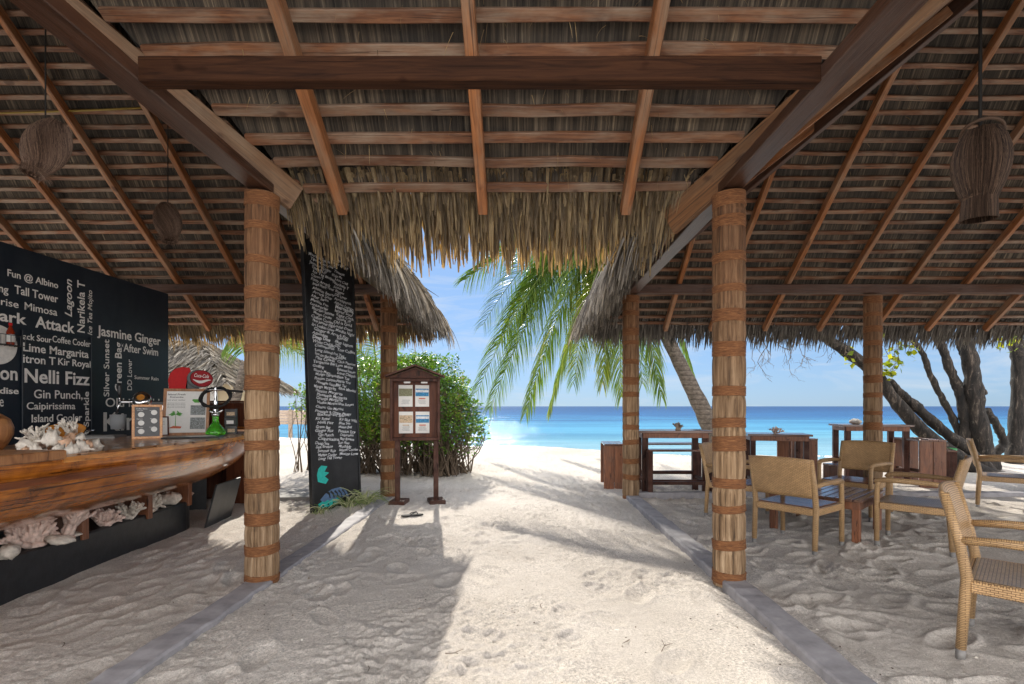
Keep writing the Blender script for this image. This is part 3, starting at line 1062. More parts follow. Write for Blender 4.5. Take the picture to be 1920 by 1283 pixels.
def shelter(side, label):
    """side +1: seating (right of the path), -1: bar"""
    x0 = XR if side > 0 else XL
    off = (x0, YB, 0)
    S = thing('thatched_shelter', label, 'thatched shelter', off)
    ex = Vector((side, 0, 0))
    L = 7.35
    ds = course_lines(-.77, 3.55, .1215)
    # back (seaward) slope: u from the path outward
    raf_x = [.72, 1.46, 2.34, 3.23, 4.13, 5.0, 5.95, 6.85] if side > 0 else [.40, 1.28, 2.2, 3.14, 4.06, 4.97, 5.9, 6.8]
    rafs = []
    for u in raf_x:
        top = min(u, BW - u) - .05
        rafs.append((u, -.79, min(3.5, top), .062, .10))
    slope(S, off, (x0, YB, 0), ex, (0, -1, 0), TAN, ZB, ds + [3.6], lambda d: max(d, -.5), lambda d: BW - d, battens=(.052, .034), rafters=rafs)
    # slope above the path, cut by the walkway roof's valley
    ds2 = course_lines(-.42, 2.6, .1215)
    rafs2 = [(u, -.44, min(u, 2.5), .062, .10) for u in (.85, 1.75, 2.65)]
    slope(S, off, (x0, YB, 0), (0, -1, 0), ex, TAN, ZB, ds2 + [3.6], lambda d: max(d, -.75), lambda d: min((YB - YF) + d * .98, L - d), battens=(.052, .034), rafters=rafs2)
    # the two slopes out of sight from the path: outer side and landward end
    L = 7.35
    slope(S, off, (x0 + side * BW, YB, 0), (0, -1, 0), -ex, TAN, ZB, [-.6, 0, .8, 1.6, 2.4, 3.2, 3.6], lambda d: d, lambda d: L - d)
    slope(S, off, (x0, YB - L, 0), ex, (0, 1, 0), TAN, ZB, [-.6, 0, .8, 1.6, 2.4, 3.2, 3.6], lambda d: d, lambda d: BW - d)
    # timbers: hips and the plates carried by the posts
    def hip(ax, ay, dx, dy, s0, s1):
        zz = lambda s: ZB - .012 - .05 - .07 + TAN * s - .02
        beam('hip_rafter', (ax + dx * s0, ay + dy * s0, zz(s0)), (ax + dx * s1, ay + dy * s1, zz(s1)), .075, .17, 'beam_wood', S, seg=3, warp=.002, off=off)
    hip(x0, YB, side, -1, -.42, 3.55)
    hip(x0 + side * BW, YB, -side, -1, -.6, 3.55)
    beam('wall_plate', (x0, YB + .1, 3.04), (x0, YB - 7.5, 3.04), .15, .08, 'beam_wood', S, off=off)
    beam('wall_plate', (x0 - side * .25, YB + .001, 3.091), (x0 + side * (BW + .3), YB + .001, 3.091), .12, .13, 'beam_wood', S, off=off)
    beam('wall_plate', (x0 + side * BW, YB, 3.09), (x0 + side * BW, YB - 7.5, 3.09), .14, .17, 'beam_wood', S, off=off)
    # fringes
    ze = ZB - .77 * TAN
    fringe(S, off, 'thatch_fringe', (x0 - side * .45, YB + .80, ze), (x0 + side * (BW + .6), YB + .80, ze), (0, 1, 0), TAN, 3400, (-.08, .16), (.22, .5), mat='thatch_grey' if side > 0 else 'thatch_straw', W=(.015, .034), hi=.75)
    fringe(S, off, 'thatch_fringe', (x0 - side * .5, YF + .5, ZB - .42 * TAN), (x0 - side * .5, YB + .72, ZB - .48 * TAN), (-side, 0, 0), TAN, 2600, (-.05, .5), (.45, .8), W=(.02, .05), bend=(1.6, 3.2), mat='thatch_grey', spread=.22)
    # outer thatch shingles of the path side and of the hip corner
    for k in range(5):
        fringe(S, off, 'thatch_fringe', (x0 - side * .3, YF + .6, ZB - .25 * TAN + .17), (x0 - side * .3, YB + .6, ZB - .25 * TAN + .17), (-side, 0, 0), TAN, 420, (.12 * k, .12 * k + .16), (.35, .55), W=(.03, .06), bend=(.5, 1.2), mat='thatch_grey', spread=.25)
    dd = Vector((-side, 1, 0)).normalized()
    fringe(S, off, 'thatch_fringe', (x0 - side * .58, YB + .35, ze + .14), (x0 - side * .15, YB + .86, ze + .1), (dd.x, dd.y, 0), TAN * .8, 520, (-.02, .7), (.4, .62), W=(.02, .05), bend=(1.2, 2.6), mat='thatch_grey', spread=.3)
    for i, (px, py) in enumerate([(x0, YF), (x0, YB), (x0 + side * 3.6, YB), (x0 + side * BW, YB), (x0 + side * BW, YF), (x0, YF - 3.67), (x0 + side * BW, YF - 3.67)]):
        post_mesh(PH, .118, S, (px - off[0], py - off[1], -.02), 30 + i + (10 if side < 0 else 0))
    random.seed(91 + side)
    return S
def loose(parent, off, P0, e, nrm, tan, u, d, n):
    P0, e, nrm, off = np.array(P0, float), np.array(e, float), np.array(nrm, float), np.array(off, float)
    uu, dd = RNG.uniform(u[0], u[1], n)[:, None], RNG.uniform(d[0], d[1], n)[:, None]
    root = P0 + e * uu + nrm * dd - off
    root[:, 2] += ZB + tan * dd[:, 0] - .01
    dr = RNG.normal(0, .5, (n, 3)) + np.array([0, 0, -1.0])
    V, F = ribbons(root, dr, RNG.uniform(.03, .16, n), RNG.uniform(.002, .006, n), RNG.uniform(.2, 1.5, n), 3, .2)
    npmesh('loose_straw', V, F, 'thatch_straw', parent, tint=tints(n, 12))['kind'] = 'stuff'
SR = shelter(1, 'thatched shelter on rope bound posts over the rattan chairs')
SL = shelter(-1, 'thatched shelter on rope bound posts over the boat shaped bar')

# walkway roof between the two shelters
WT = .72
woff = (0, YF, 0)
Wk = thing('walkway_roof', 'thatched roof over the sand path with straw fringe and dark tie beam', 'thatched roof', woff)
WW = XR - XL
dsw = [-.23, -.06, .09, .25, .40, .555, .71, .86, 1.01, 1.16, 1.31, 1.46, 1.61, 1.76, 1.91, 2.06, 2.21, 2.36]
vg = WT / TAN
loose(Wk, woff, (XL, YF, 0), (1, 0, 0), (0, -1, 0), WT, (0, WW), (-.2, 1.4), 260)
loose(SR, (XR, YB, 0), (XR, YB, 0), (1, 0, 0), (0, -1, 0), TAN, (2.2, 5), (-.6, 2.2), 160)
loose(SL, (XL, YB, 0), (XL, YB, 0), (-1, 0, 0), (0, -1, 0), TAN, (2.2, 5), (-.6, 2.2), 160)
slope(Wk, woff, (XL, YF, 0), (1, 0, 0), (0, -1, 0), WT, ZB, dsw + [2.5], lambda d: -max(d, -.45) * vg, lambda d: WW + max(d, -.45) * vg, battens=(.075, .038),
      rafters=[(u, -.34, 2.45, .078, .12) for u in (.52, 1.68, 2.86)] + [(-.75, 1.0, 2.45, .078, .12), (WW + .75, 1.0, 2.45, .078, .12)], sag=.011)
slope(Wk, woff, (XL, YF - 5.0, 0), (1, 0, 0), (0, 1, 0), WT, ZB, [1.5, 1.8, 2.15, 2.5], lambda d: -d * vg, lambda d: WW + d * vg)
for s, x in ((-1, XL), (1, XR)):
    z = lambda d: ZB - .012 - .045 - .12 + WT * d
    k_ = .18 if s < 0 else .36
    beam('valley_rafter', (x - s * k_, YF + k_, z(-k_)), (x + s * 2.3, YF - 2.45, z(2.45)), .055, .23, 'plank_wood' if s < 0 else 'valley_wood', Wk, seg=3, warp=.002, off=woff)
beam('tie_beam', (XL + .072, 2.63, 3.062), (XR - .072, 2.63, 3.062), .085, .125, 'tie_wood', Wk, off=woff, seg=3, warp=.001)
zf = ZB - .30 * WT
fringe(Wk, woff, 'thatch_fringe', (XL + .20, YF + .30, zf), (XR - .48, YF + .30, zf), (0, 1, 0), WT, 1050, (-.10, .07), (.34, .64), W=(.018, .044), bend=(1.4, 2.8), spread=.06, segs=6)
fringe(Wk, woff, 'thatch_fringe', (XL + .14, YF + .18, zf + .1), (XR - .40, YF + .18, zf + .1), (0, 1, 0), WT, 420, (-.02, .08), (.26, .44), W=(.028, .05), bend=(.6, 1.5), spread=.05, segs=5, hi=.8)
for s, x in ((1, XL), (-1, XR - .22)):
    d = Vector((s * .8, .8, 0)).normalized()
    fringe(Wk, woff, 'thatch_fringe', (x + s * .02, YF + .2, zf + .08), (x + s * .36, YF + .42, zf + .0), (d.x * .5, d.y, 0), WT, 130, (-.05, .12), (.34, .62), W=(.014, .036), bend=(1.6, 3.0), spread=.10, segs=6)
for k in range(1):
    fringe(Wk, woff, 'thatch_fringe', (XL + .1, YF + .15, ZB - .15 * WT + .17), (XR - .1, YF + .15, ZB - .15 * WT + .17), (0, 1, 0), WT, 260, (.12 * k - .1, .12 * k + .1), (.35, .5), W=(.03, .06), bend=(.5, 1.0), mat='thatch_grey')

# ------------------------------------------------------------------ the bar: lettered wall, boat counter and what stands on it
random.seed(3)
WX = -5.3
bw = thing('bar_wall', 'black wall with pale drink names in many sizes behind the boat bar', 'wall', (WX, 6.0, 0))
mb = MB(); mb.box(-.16, 0, -2.8, 1.6, -.1, 3.015); mb.build('wall_panel', 'wall_paint', bw)

def wy(px): return 5.3 * 960 / (985 - px)
def wz(px, py): return 1.35 + (762 - py) / 960 * wy(px)
# door leaf, standing proud
mb = MB(); y0, y1 = wy(38.5), wy(166); mb.box(.002, .022, y0 - 6, y1 - 6, 0, wz(100, 628), c=.003)
dr = mb.build('door', 'door_paint', bw)
mb = MB(); y2 = wy(189)
mb.box(.002, .03, y1 - 6 + .004, y2 - 6, 0, wz(100, 628) + .04, c=.003)
mb.build('door_frame', 'door_paint', bw)
mb = MB(); yy, zz = wy(164) - 6, 1.06
mb.tube([(.022, yy, zz), (.07, yy, zz), (.07, yy - .10, zz)], .010, 8); mb.lathe([(.022, 0), (.022, .006)], 14, Matrix.Translation((.022, yy, zz)) @ Matrix.Rotation(R(90), 4, 'Y'))
mb.build('handle', 'chrome', dr, smooth=True)
mb = MB(); mb.lathe([(.20, 0), (.20, .006), (.195, .008)], 48, Matrix.Translation((.002, wy(-6) - 6, wz(-6, 646))) @ Matrix.Rotation(R(90), 4, 'Y'))
mb.build('round_emblem', 'white_lettering', bw)

def zc(q): return q / 3.0            # zoomed column to photo column
def zr(q): return 428 + q / 3.0
def on_door(x): return .024 if 110 < x < 500 else .003
items = []
def wt(s, x0, yb, x1, cap, bold=.012, shear=0):
    a, b = zc(x0), zc(x1)
    Y0, Y1 = wy(a), wy(b)
    dep = .024 if (yb > 600 and 110 < x0 and x1 < 505) else .003
    items.append((s, axes((dep, Y0 - 6, wz(a, zr(yb))), (0, 1, 0), (0, 0, 1)), Y1 - Y0, cap / 3 / 960 * Y0, shear, bold))
def wv(s, x, y0, y1, cap, bold=.012, shear=0):
    a = zc(x); Y = wy(a)
    dep = .024 if (y1 > 850 and 110 < x < 505) else .003
    z0, z1 = wz(a, zr(y0)), wz(a, zr(y1))
    items.append((s, axes((dep, Y - 6, z0), (0, 0, 1), (0, -1, 0)), z1 - z0, Y - wy(a - cap / 3), shear, bold))
wt('Fun @ Albino', 40, 268, 325, 38)
wt('Long', -75, 342, 45, 44); wt('Tall Tower', 80, 366, 325, 46)
wt('Sunrise', -110, 409, 102, 42, .006); wt('Mimosa', 137, 458, 320, 42, .006)
wt('Shark', -120, 500, 148, 62, .02); wt('Attack', 197, 556, 418, 62, .02)
wt('ack Sour', 117, 624, 278, 34); wt('Coffee Cooler', 283, 640, 498, 36, .006)
wt('Lime Margarita', 117, 690, 487, 46, .016); wt('itron T', 117, 755, 300, 46, .014); wt('Kir Royal', 315, 768, 498, 38)
wt('Nelli Fizz', 125, 866, 493, 76, .02); wt('on', -2, 850, 97, 76, .02)
wt('dise', -4, 930, 103, 34, .02); wt('e', -4, 1003, 18, 60, .0)
wt('Gin Punch,', 178, 956, 453, 48, .008); wt('Caipirissima', 137, 1020, 412, 40, .008)
wt('Island Cooler', 165, 1092, 450, 42, .014); wt('ed Soul', 250, 1166, 425, 42, .006)
wv('nt Sparkle', 488, 1190, 920, 28, .012)
wv('Lagoon', 402, 500, 292, 38, .008, .25); wv('Narikela T', 474, 590, 303, 40); wv('Ice Tea Mojito', 516, 602, 352, 24, .004, .2)
wv('Silver Sunset', 612, 948, 628, 30); wv('Green Bag', 682, 920, 645, 36, .018); wv('DD Lover', 740, 912, 740, 25, .006)
wt('Jasmine Ginger', 545, 600, 902, 54, .016); wt('After Swim', 693, 692, 888, 44, .014); wt('Summer Rain', 755, 848, 890, 20)
wt('Old is Gold', 592, 1005, 895, 50, .006); wt('King', 580, 1142, 830, 104, .012)
lettering('lettering', items, 'white_lettering', bw)

# the boat: half hull, keel away from the guests
XC, YBOW = -4.32, 7.36
def beam_at(y):
    if y <= 4.4: return 1.48 - .012 * (4.4 - y) ** 2
    return 1.48 * math.sqrt(max(0, 1 - ((y - 4.4) / (YBOW - 4.4)) ** 1.5))
def keel_at(y): return .43 + (.56 * ((y - 5.4) / 1.96) ** 2 if y > 5.4 else 0)
def rim_at(y): return 1.02 + .015 * max(0, (y - 4) / 3) ** 2
boat = thing('boat_bar', 'varnished wooden boat hull made into a bar counter', 'bar counter', (-4.0, 4.2, 0))
bo = Vector((-4.0, 4.2, 0))
ys = list(np.linspace(1.5, 4.4, 14)) + list(np.linspace(4.6, 7.1, 18)) + [7.2, 7.28, 7.33, 7.355]
NS = 22
V, F = [], []
for y in ys:
    b, k, zr_ = beam_at(y), keel_at(y), rim_at(y)
    for j in range(NS + 1):
        a = math.pi / 2 * j / NS
        x = b * math.cos(a) ** .80
        z = zr_ - (zr_ - k) * math.sin(a) ** 1.15
        # lapped strakes: each plank stands a little proud of the one below
        lap = .006 * ((j * 7 / NS) % 1.0)
        V.append((XC + x - lap - bo.x, y - bo.y, z))
for i in range(len(ys) - 1):
    for j in range(NS):
        q = i * (NS + 1) + j
        F.append((q, q + 1, q + NS + 2, q + NS + 1))
npmesh('hull', np.array(V), np.array(F), 'hull_wood', boat, smooth=True)
# counter top boards, inside the rim
mb = MB()
nb = 8
for i in range(nb):
    x0, x1 = XC + 1.5 * i / nb, XC + 1.5 * (i + 1) / nb
    pts0 = [(min(x0, XC + beam_at(y) - .02), y) for y in ys if beam_at(y) - .02 > x0 - XC]
    pts1 = [(min(x1 - .003, XC + beam_at(y) - .02), y) for y in ys if beam_at(y) - .02 > x0 - XC]
    if len(pts0) < 2: continue
    vs = []
    for (a, y), (b, _) in zip(pts0, pts1):
        vs += [(a - bo.x, y - bo.y, rim_at(y) + .004), (b - bo.x, y - bo.y, rim_at(y) + .004)]
    mb.add(vs, [(2 * k, 2 * k + 1, 2 * k + 3, 2 * k + 2) for k in range(len(pts0) - 1)])
mb.build('counter_top', 'deck_wood', boat)
mb = MB()
for y0, y1, w_, zz in ((3.16, 7.34, .06, .0),):
    yy = [y for y in ys if y0 <= y <= y1]
    yy = [y0] + yy
    rs = []
    for y in yy:
        x = XC + beam_at(y)
        rs.append([Vector((x + .012, y, rim_at(y) - .020)) - bo, Vector((x + .012, y, rim_at(y) + .014)) - bo, Vector((x - w_, y, rim_at(y) + .024)) - bo, Vector((x - w_, y, rim_at(y) - .02)) - bo])
    mb.rings(rs)
mb.build('gunwale', 'rim_wood', boat)
mb = MB()
for y in np.arange(3.3, 7.0, .22):
    x = XC + beam_at(y)
    mb.lathe([(.011, 0), (.011, .004), (.006, .006)], 10, Matrix.Translation(Vector((x - .02 + random.uniform(-.008, .008), y, rim_at(y) + .019)) - bo))
mb.build('plugs', 'brown_panel', boat)
mb = MB()
mb.box(XC + 1.5 - .42 - bo.x, XC + 1.5 + .02 - bo.x, 1.5 - bo.y, 3.13 - bo.y, 1.028, 1.085, c=.006)
mb.build('counter_leaf', 'menu_frame_wood', boat)
mb = MB()
yy = [y for y in ys if y < 4.9]
rs = []
for y in [2.2] + [y for y in ys if 2.3 < y < 3.75]:
    x = XC + beam_at(y)
    rs.append([Vector((x + .003 + dx, y, z)) - bo for dx, z in ((0, .885), (.010, .888), (.010, .925), (0, .928))])
mb.rings(rs)
mb.build('rub_rail', 'strake_wood', boat)
for i, (y, xf, h) in enumerate(((4.15, -3.56, .64), (4.92, -3.60, .62), (5.58, -3.65, .62), (2.9, -3.52, .66))):
    mb = MB(); mb.box(-4.2 - bo.x, xf - bo.x, y - .03 - bo.y, y + .03 - bo.y, .27, h, c=.004)
    mb.build('support', 'red_wood', boat)

pl = thing('bar_plinth', 'low black painted plinth with a rounded end under the boat', 'plinth', (-3.9, 4.0, 0))
poly = [(-4.5, 1.2), (-3.42, 1.2)]
for y in np.linspace(1.4, 5.45, 16):
    poly.append((-3.42 - .055 * (y - 1.2), y))
cx, cy = -3.655 - .34, 5.45
for k in range(1, 9):
    a = math.pi / 2 * k / 8
    poly.append((cx + .34 * math.cos(a), cy + .38 * math.sin(a)))
poly.append((-4.5, 5.83))
mb = MB()
P2 = [(x + 3.9, y - 4.0) for x, y in poly]
ins = [(x - .012 if x > -.5 else x, y - (.012 if y > 1.7 else 0)) for x, y in P2]
mb.rings([[(x, y, -.2) for x, y in P2], [(x, y, .30) for x, y in P2], [(x, y, .315) for x, y in ins]])
mb.build('plinth', 'plinth_paint', pl)

mb = MB(); X = Matrix.Translation((-3.56, 5.93, .0)) @ Matrix.Rotation(R(90 + 7), 4, 'Z') @ Matrix.Rotation(R(14), 4, 'X')
mb.box(-.31, .31, -.010, .010, 0, .50, X, c=.003)
tag(mb.build('chalk_panel', 'black_paint'), 'blank black board leaning against the end of the bar plinth', 'board')

cab = thing('bar_end_cabinet', 'dark red brown wooden panel closing the far end of the bar', 'cabinet', (-4.2, 7.46, 0))
mb = MB(); mb.box(-.62, .47, 0, .05, 0, 1.40, c=.004)
mb.build('panel', 'brown_panel', cab)
mb = MB(); mb.box(.05, .52, -.36, -.003, 0, .86, c=.004)
mb.build('cupboard', 'brown_panel', cab)
mb = MB(); mb.box(-.64, .50, -.03, .08, 1.402, 1.43, c=.004); mb.build('top_rail', 'brown_panel', cab)
mb = MB(); mb.lathe([(.05, 0), (.07, .01), (.07, .05), (.05, .06)], 18, Matrix.Translation((.12, -.425, .62)) @ Matrix.Rotation(R(90), 4, 'X')); mb.build('pipe_end', 'rubber', cab)

# ---- things on the bar (top 1.03)
ZT = 1.026
def lathe_thing(name, label, cat, loc, prof, mat, n=32, group=None, smooth=True):
    mb = MB(); mb.lathe(prof, n)
    o = mb.build(name, mat, None, smooth=smooth)
    o.location = loc
    return tag(o, label, cat, group)
lathe_thing('wooden_pot', 'big round polished wooden pot at the near end of the bar', 'pot', (-3.62, 3.42, ZT),
            [(.05, 0), (.075, .01), (.115, .06), (.145, .13), (.148, .18), (.13, .235), (.09, .27), (.045, .29), (.04, .285), (.03, .25)], 'menu_frame_wood', 40)

def branch_coral(name, label, loc, h, mat, n=7, fan=False, thick=.018, seed=0, cat='coral', group='coral pieces'):
    rr = random.Random(seed)
    mb = MB()
    def grow(p, d, L, r, lev):
        q = p + d * L
        m = (p + q) / 2 + Vector((rr.uniform(-1, 1), rr.uniform(-1, 1), rr.uniform(-1, 1))) * L * .12
        mb.tube([p, m, q, q + d * r * .8], [r, r * .92, r * .85, r * .25], 7, jit=.12)
        if lev > 0:
            for _ in range(rr.choice((2, 3, 3))):
                dv = Vector((rr.gauss(0, .55), rr.gauss(0, .2 if fan else .55), rr.gauss(.25, .35)))
                grow(p + d * L * rr.uniform(.5, 1), (d + dv).normalized(), L * rr.uniform(.6, .9), r * .8, lev - 1)
    for i in range(n):
        a = rr.uniform(0, 6.28)
        d = Vector((math.cos(a) * .8, math.sin(a) * (.2 if fan else .8), rr.uniform(.35, 1.1))).normalized()
        grow(Vector((rr.uniform(-.03, .03), rr.uniform(-.02, .02), .01)), d, h * .36, thick, 3)
    mb.ellipsoid((0, 0, .015), (h * .28, h * .2, .03), 10, 6, jit=.1)
    o = mb.build(name, mat, None, smooth=True)
    o.location = loc
    return tag(o, label, cat, group)
def rock(name, label, loc, r, mat, cat='coral rock', group='coral pieces', seed=0, spikes=0):
    random.seed(seed)
    mb = MB()
    n, m = 18, 12
    rs = []
    ph = [random.uniform(0, 6.28) for _ in range(6)]
    for i in range(1, m):
        a = math.pi * i / m
        ring = []
        for j in range(n):
            b = 2 * math.pi * j / n
            k = 1 + .10 * math.sin(3 * b + ph[0]) + .08 * math.sin(5 * b + 3 * a + ph[1]) + .05 * math.sin(9 * b + 7 * a + ph[2]) + random.uniform(-.03, .03)
            if spikes: k *= 1 + .35 * max(0, math.sin(spikes * b + ph[3])) * math.sin(a) ** 2
            ring.append((r[0] * k * math.sin(a) * math.cos(b), r[1] * k * math.sin(a) * math.sin(b), r[2] * (1 - math.cos(a) * k)))
        rs.append(ring)
    mb.rings(rs)
    o = mb.build(name, mat, None, smooth=True)
    o.location = loc
    o.rotation_euler = (random.uniform(-.2, .2), random.uniform(-.2, .2), random.uniform(0, 6.28))
    return tag(o, label, cat, group)
def shell(name, label, loc, s, mat, seed=0, spikes=7):
    """a conch: knobbly spiral body narrowing to both ends, with a flared lip"""
    rr = random.Random(seed)
    mb = MB()
    rs = []
    for i in range(13):
        t = i / 12
        r = s * (.06 + .46 * math.sin(math.pi * min(1, t * 1.25) ** .8) if t < .8 else .06 + .25 * (1 - t) * 2) * (1 + .22 * math.sin(t * 30) + rr.uniform(-.06, .06))
        ring = []
        for j in range(14):
            a = 2 * math.pi * j / 14
            k = 1 + rr.uniform(-.05, .05) + (.8 if abs(t - .55) < .09 else .2) * max(0, math.sin(spikes * a)) + (.75 * max(0, math.cos(a - 1.2)) ** 3 if .2 < t < .7 else 0)
            ring.append((r * k * math.cos(a), (t - .5) * s * 1.6, r * k * math.sin(a) * .8))
        rs.append(ring)
    mb.rings(rs)
    o = mb.build(name, mat, None, smooth=True)
    o.location = Vector(loc) + Vector((0, 0, s * .40))
    o.rotation_euler = (rr.uniform(-.5, .5), rr.uniform(-.6, .6), rr.uniform(0, 6.28))
    return tag(o, label, 'shell', 'shells heaped on the bar')
branch_coral('coral', 'white branching coral at the left of the shell heap', (-3.36, 3.55, ZT + .05), .17, 'coral_white', 6, thick=.013, seed=2, group='shells heaped on the bar')
branch_coral('coral', 'small white coral sprig at the top of the shell heap', (-3.30, 3.72, ZT + .10), .15, 'coral_white', 5, thick=.010, seed=5, group='shells heaped on the bar')
mb = MB(); mb.lathe([(.02, 0), (.07, .02), (.105, .055), (.118, .085), (.11, .085), (.065, .035), (.02, .02)], 28)
o = mb.build('wooden_bowl', 'orange_bowl', None, smooth=True); o.location = (-3.32, 3.70, ZT + .08); o.rotation_euler = (.35, .2, 0)
tag(o, 'orange brown bowl tilted on top of the shell heap', 'bowl')
shell_spots = [(-3.24, 3.48, .05, .13, 'shell', 'large ridged white shell at the middle of the shell heap'),
               (-3.30, 3.38, .0, .12, 'shell', 'pale conch at the foot of the heap beside the wooden pot'),
               (-3.14, 3.50, .02, .10, 'shell_peach', 'peach conch just right of the large ridged shell'),
               (-3.10, 3.42, .0, .09, 'shell', 'cream shell near the counter edge below the peach conch'),
               (-3.06, 3.56, .03, .08, 'shell_peach', 'small peach shell high at the right of the heap'),
               (-3.00, 3.48, .0, .11, 'shell', 'bleached conch at the right end of the shell heap'),
               (-2.99, 3.36, .0, .10, 'shell', 'white shell nearest the rim at the right of the heap'),
               (-3.17, 3.33, .0, .09, 'shell', 'ivory shell at the front of the heap over the counter leaf'),
               (-3.04, 3.62, .0, .10, 'shell', 'grey white shell at the back right of the heap'),
               (-3.22, 3.62, .06, .10, 'shell_peach', 'peach shell tucked under the orange bowl'),
               (-3.12, 3.60, .07, .07, 'shell', 'little white shell on top of the peach conch'),
               (-3.24, 3.34, .0, .08, 'shell_peach', 'flat peach shell beside the pale conch')]
for i, (x, y, z, s, m_, lb) in enumerate(shell_spots):
    shell('shell', lb, (x, y, ZT + z), s * .74, m_, i + 3, 6 + i % 4)

# framed menus
def framed(name, label, cat, loc, rz, w, h, bar, frame_mat, sheet_mat, lean=R(9)):
    t = thing(name, label, cat, loc, rz)
    L = Matrix.Rotation(-lean, 4, 'X')
    mb = MB()
    mb.box(-w / 2, w / 2, 0, .018, 0, bar, L, c=.002); mb.box(-w / 2, w / 2, 0, .018, h - bar, h, L, c=.002)
    mb.box(-w / 2, -w / 2 + bar, .0, .018, bar + .0005, h - bar - .0005, L, c=.002); mb.box(w / 2 - bar, w / 2, .0, .018, bar + .0005, h - bar - .0005, L, c=.002)
    mb.build('frame', frame_mat, t)
    mb = MB(); mb.box(-w / 2 + bar * .8, w / 2 - bar * .8, .007, .012, bar * .8, h - bar * .8, L)
    s = mb.build('sheet', sheet_mat, t)
    mb = MB(); ye = .022 + h * .58 * math.sin(lean)
    mb.add([(-.03, ye, h * .57), (.03, ye, h * .57), (.03, h * .45, 0), (-.03, h * .45, 0), (-.03, ye + .006, h * .57), (.03, ye + .006, h * .57), (.03, h * .45 + .006, .0), (-.03, h * .45 + .006, .0)],
                      [(0, 1, 2, 3), (7, 6, 5, 4), (0, 3, 7, 4), (1, 5, 6, 2)])
    mb.build('easel_back', frame_mat, t)
    return t, s, L
def inlay(name, mat, parent, L, x0, x1, z0, z1, y=.0045):
    mb = MB(); mb.box(x0, x1, y, .0069, z0, z1, L)
    return mb.build(name, mat, parent)
face = R(24)     # turned towards the path
f1, s1, L1 = framed('cocktail_poster', 'white drink poster with a palm picture in a brown frame', 'framed poster', (-3.80, 5.72, ZT), R(20), .45, .53, .03, 'menu_frame_wood', 'paper')
inlay('picture', 'print_grey', s1, L1, .04, .185, .23, .34); inlay('picture', 'print_grey', s1, L1, .04, .185, .07, .20)
lettering('printed_text', [('Island Fresh', L1 @ axes((-.185, .0062, .455), (1, 0, 0), (0, 0, 1)), .17, .018, .2, .012),
                           ('Kurumba', L1 @ axes((-.165, .0062, .425), (1, 0, 0), (0, 0, 1)), .13, .018, .2, .012),
                           ('ask your waiter', L1 @ axes((-.185, .0062, .395), (1, 0, 0), (0, 0, 1)), .17, .011, 0, .008)]
          + [('island fresh coconuts picked', L1 @ axes((-.185, .0062, .362 - .017 * k), (1, 0, 0), (0, 0, 1)), .17, .008, 0, .004) for k in range(4)], 'ink', s1, .0008)
mb = MB()   # printed palm, its sand, and the green coconut glass
for k in range(13):
    a = R(-10 + 200 * k / 12); l = .055 + .01 * (k % 3)
    c0 = Vector((-.10, .006, .235))
    mb.add([c0, c0 + Vector((math.cos(a) * l * .6, 0, math.sin(a) * l * .55 + .008)), c0 + Vector((math.cos(a) * l, 0, math.sin(a) * l * .6 - .012)), c0 + Vector((math.cos(a) * l * .5, 0, math.sin(a) * l * .5 - .008))], [(0, 1, 2, 3)], L1)
mb.add([(-.104, .006, .10), (-.096, .006, .10), (-.099, .006, .235), (-.103, .006, .235)], [(0, 1, 2, 3)], L1)
mb.add([(.05, .006, .40), (.075, .006, .37), (.12, .006, .37), (.15, .006, .405), (.14, .006, .41), (.06, .006, .41)], [(0, 1, 2, 3, 4, 5)], L1)
mb.build('printed_palm', 'print_green', s1)
mb = MB(); mb.add([(-.165, .006, .082), (-.05, .006, .078), (-.04, .006, .10), (-.12, .006, .108)], [(0, 1, 2, 3)], L1); mb.build('printed_sand', 'print_red', s1)

f2, s2, L2 = framed('coffee_menu', 'slim black menu with six cup pictures in an orange wood frame', 'framed menu', (-3.78, 5.12, ZT), R(36), .25, .345, .024, 'rim_wood', 'menu_black')
for k in range(3):
    for q, xx in ((0, -.05), (1, .055)):
        mb = MB(); mb.lathe([(.026, 0), (.026, .001), (.017, .0012)], 20, L2 @ Matrix.Translation((xx, .0068, .075 + k * .085 + q * .02)) @ Matrix.Rotation(R(90), 4, 'X')); mb.build('cup_picture', 'paper', s2)
lettering('printed_text', [('Coffee Menu', L2 @ axes((-.09, .0062, .298), (1, 0, 0), (0, 0, 1)), .09, .010, 0, .01)] +
          [(w_, L2 @ axes((xx, .0062, .112 + k * .085), (1, 0, 0), (0, 0, 1)), .05, .008, 0, .006) for k, ws in enumerate((('Mocha', 'Latte'), ('Espresso', 'Tea'), ('Americano', 'Hot Milk'))) for w_, xx in zip(ws, (-.085, .02))], 'paper', s2, .0008)
f3, s3, L3 = framed('small_frame', 'small framed card standing between the two larger menus', 'framed card', (-4.0, 5.60, ZT), R(38), .17, .22, .014, 'brown_panel', 'paper', R(14))
lettering('printed_text', [('please scan for our menu', L3 @ axes((-.05, .0062, .16 - .018 * k), (1, 0, 0), (0, 0, 1)), .10, .008, 0, .004) for k in range(3)], 'ink', s3, .0008)

mb = MB(); mb.box(-.25, .25, -.15, .15, 0, .014, c=.004)
fo = thing('menu_folder', 'black menu folder with a loose sheet lying on the counter', 'folder', (-3.42, 5.28, ZT), R(22))
mb.build('cover', 'black_plastic', fo)
mb = MB(); mb.box(-.05, .18, -.10, .10, .0145, .017, Matrix.Rotation(R(25), 4, 'Z')); mb.build('sheet', 'paper', fo)

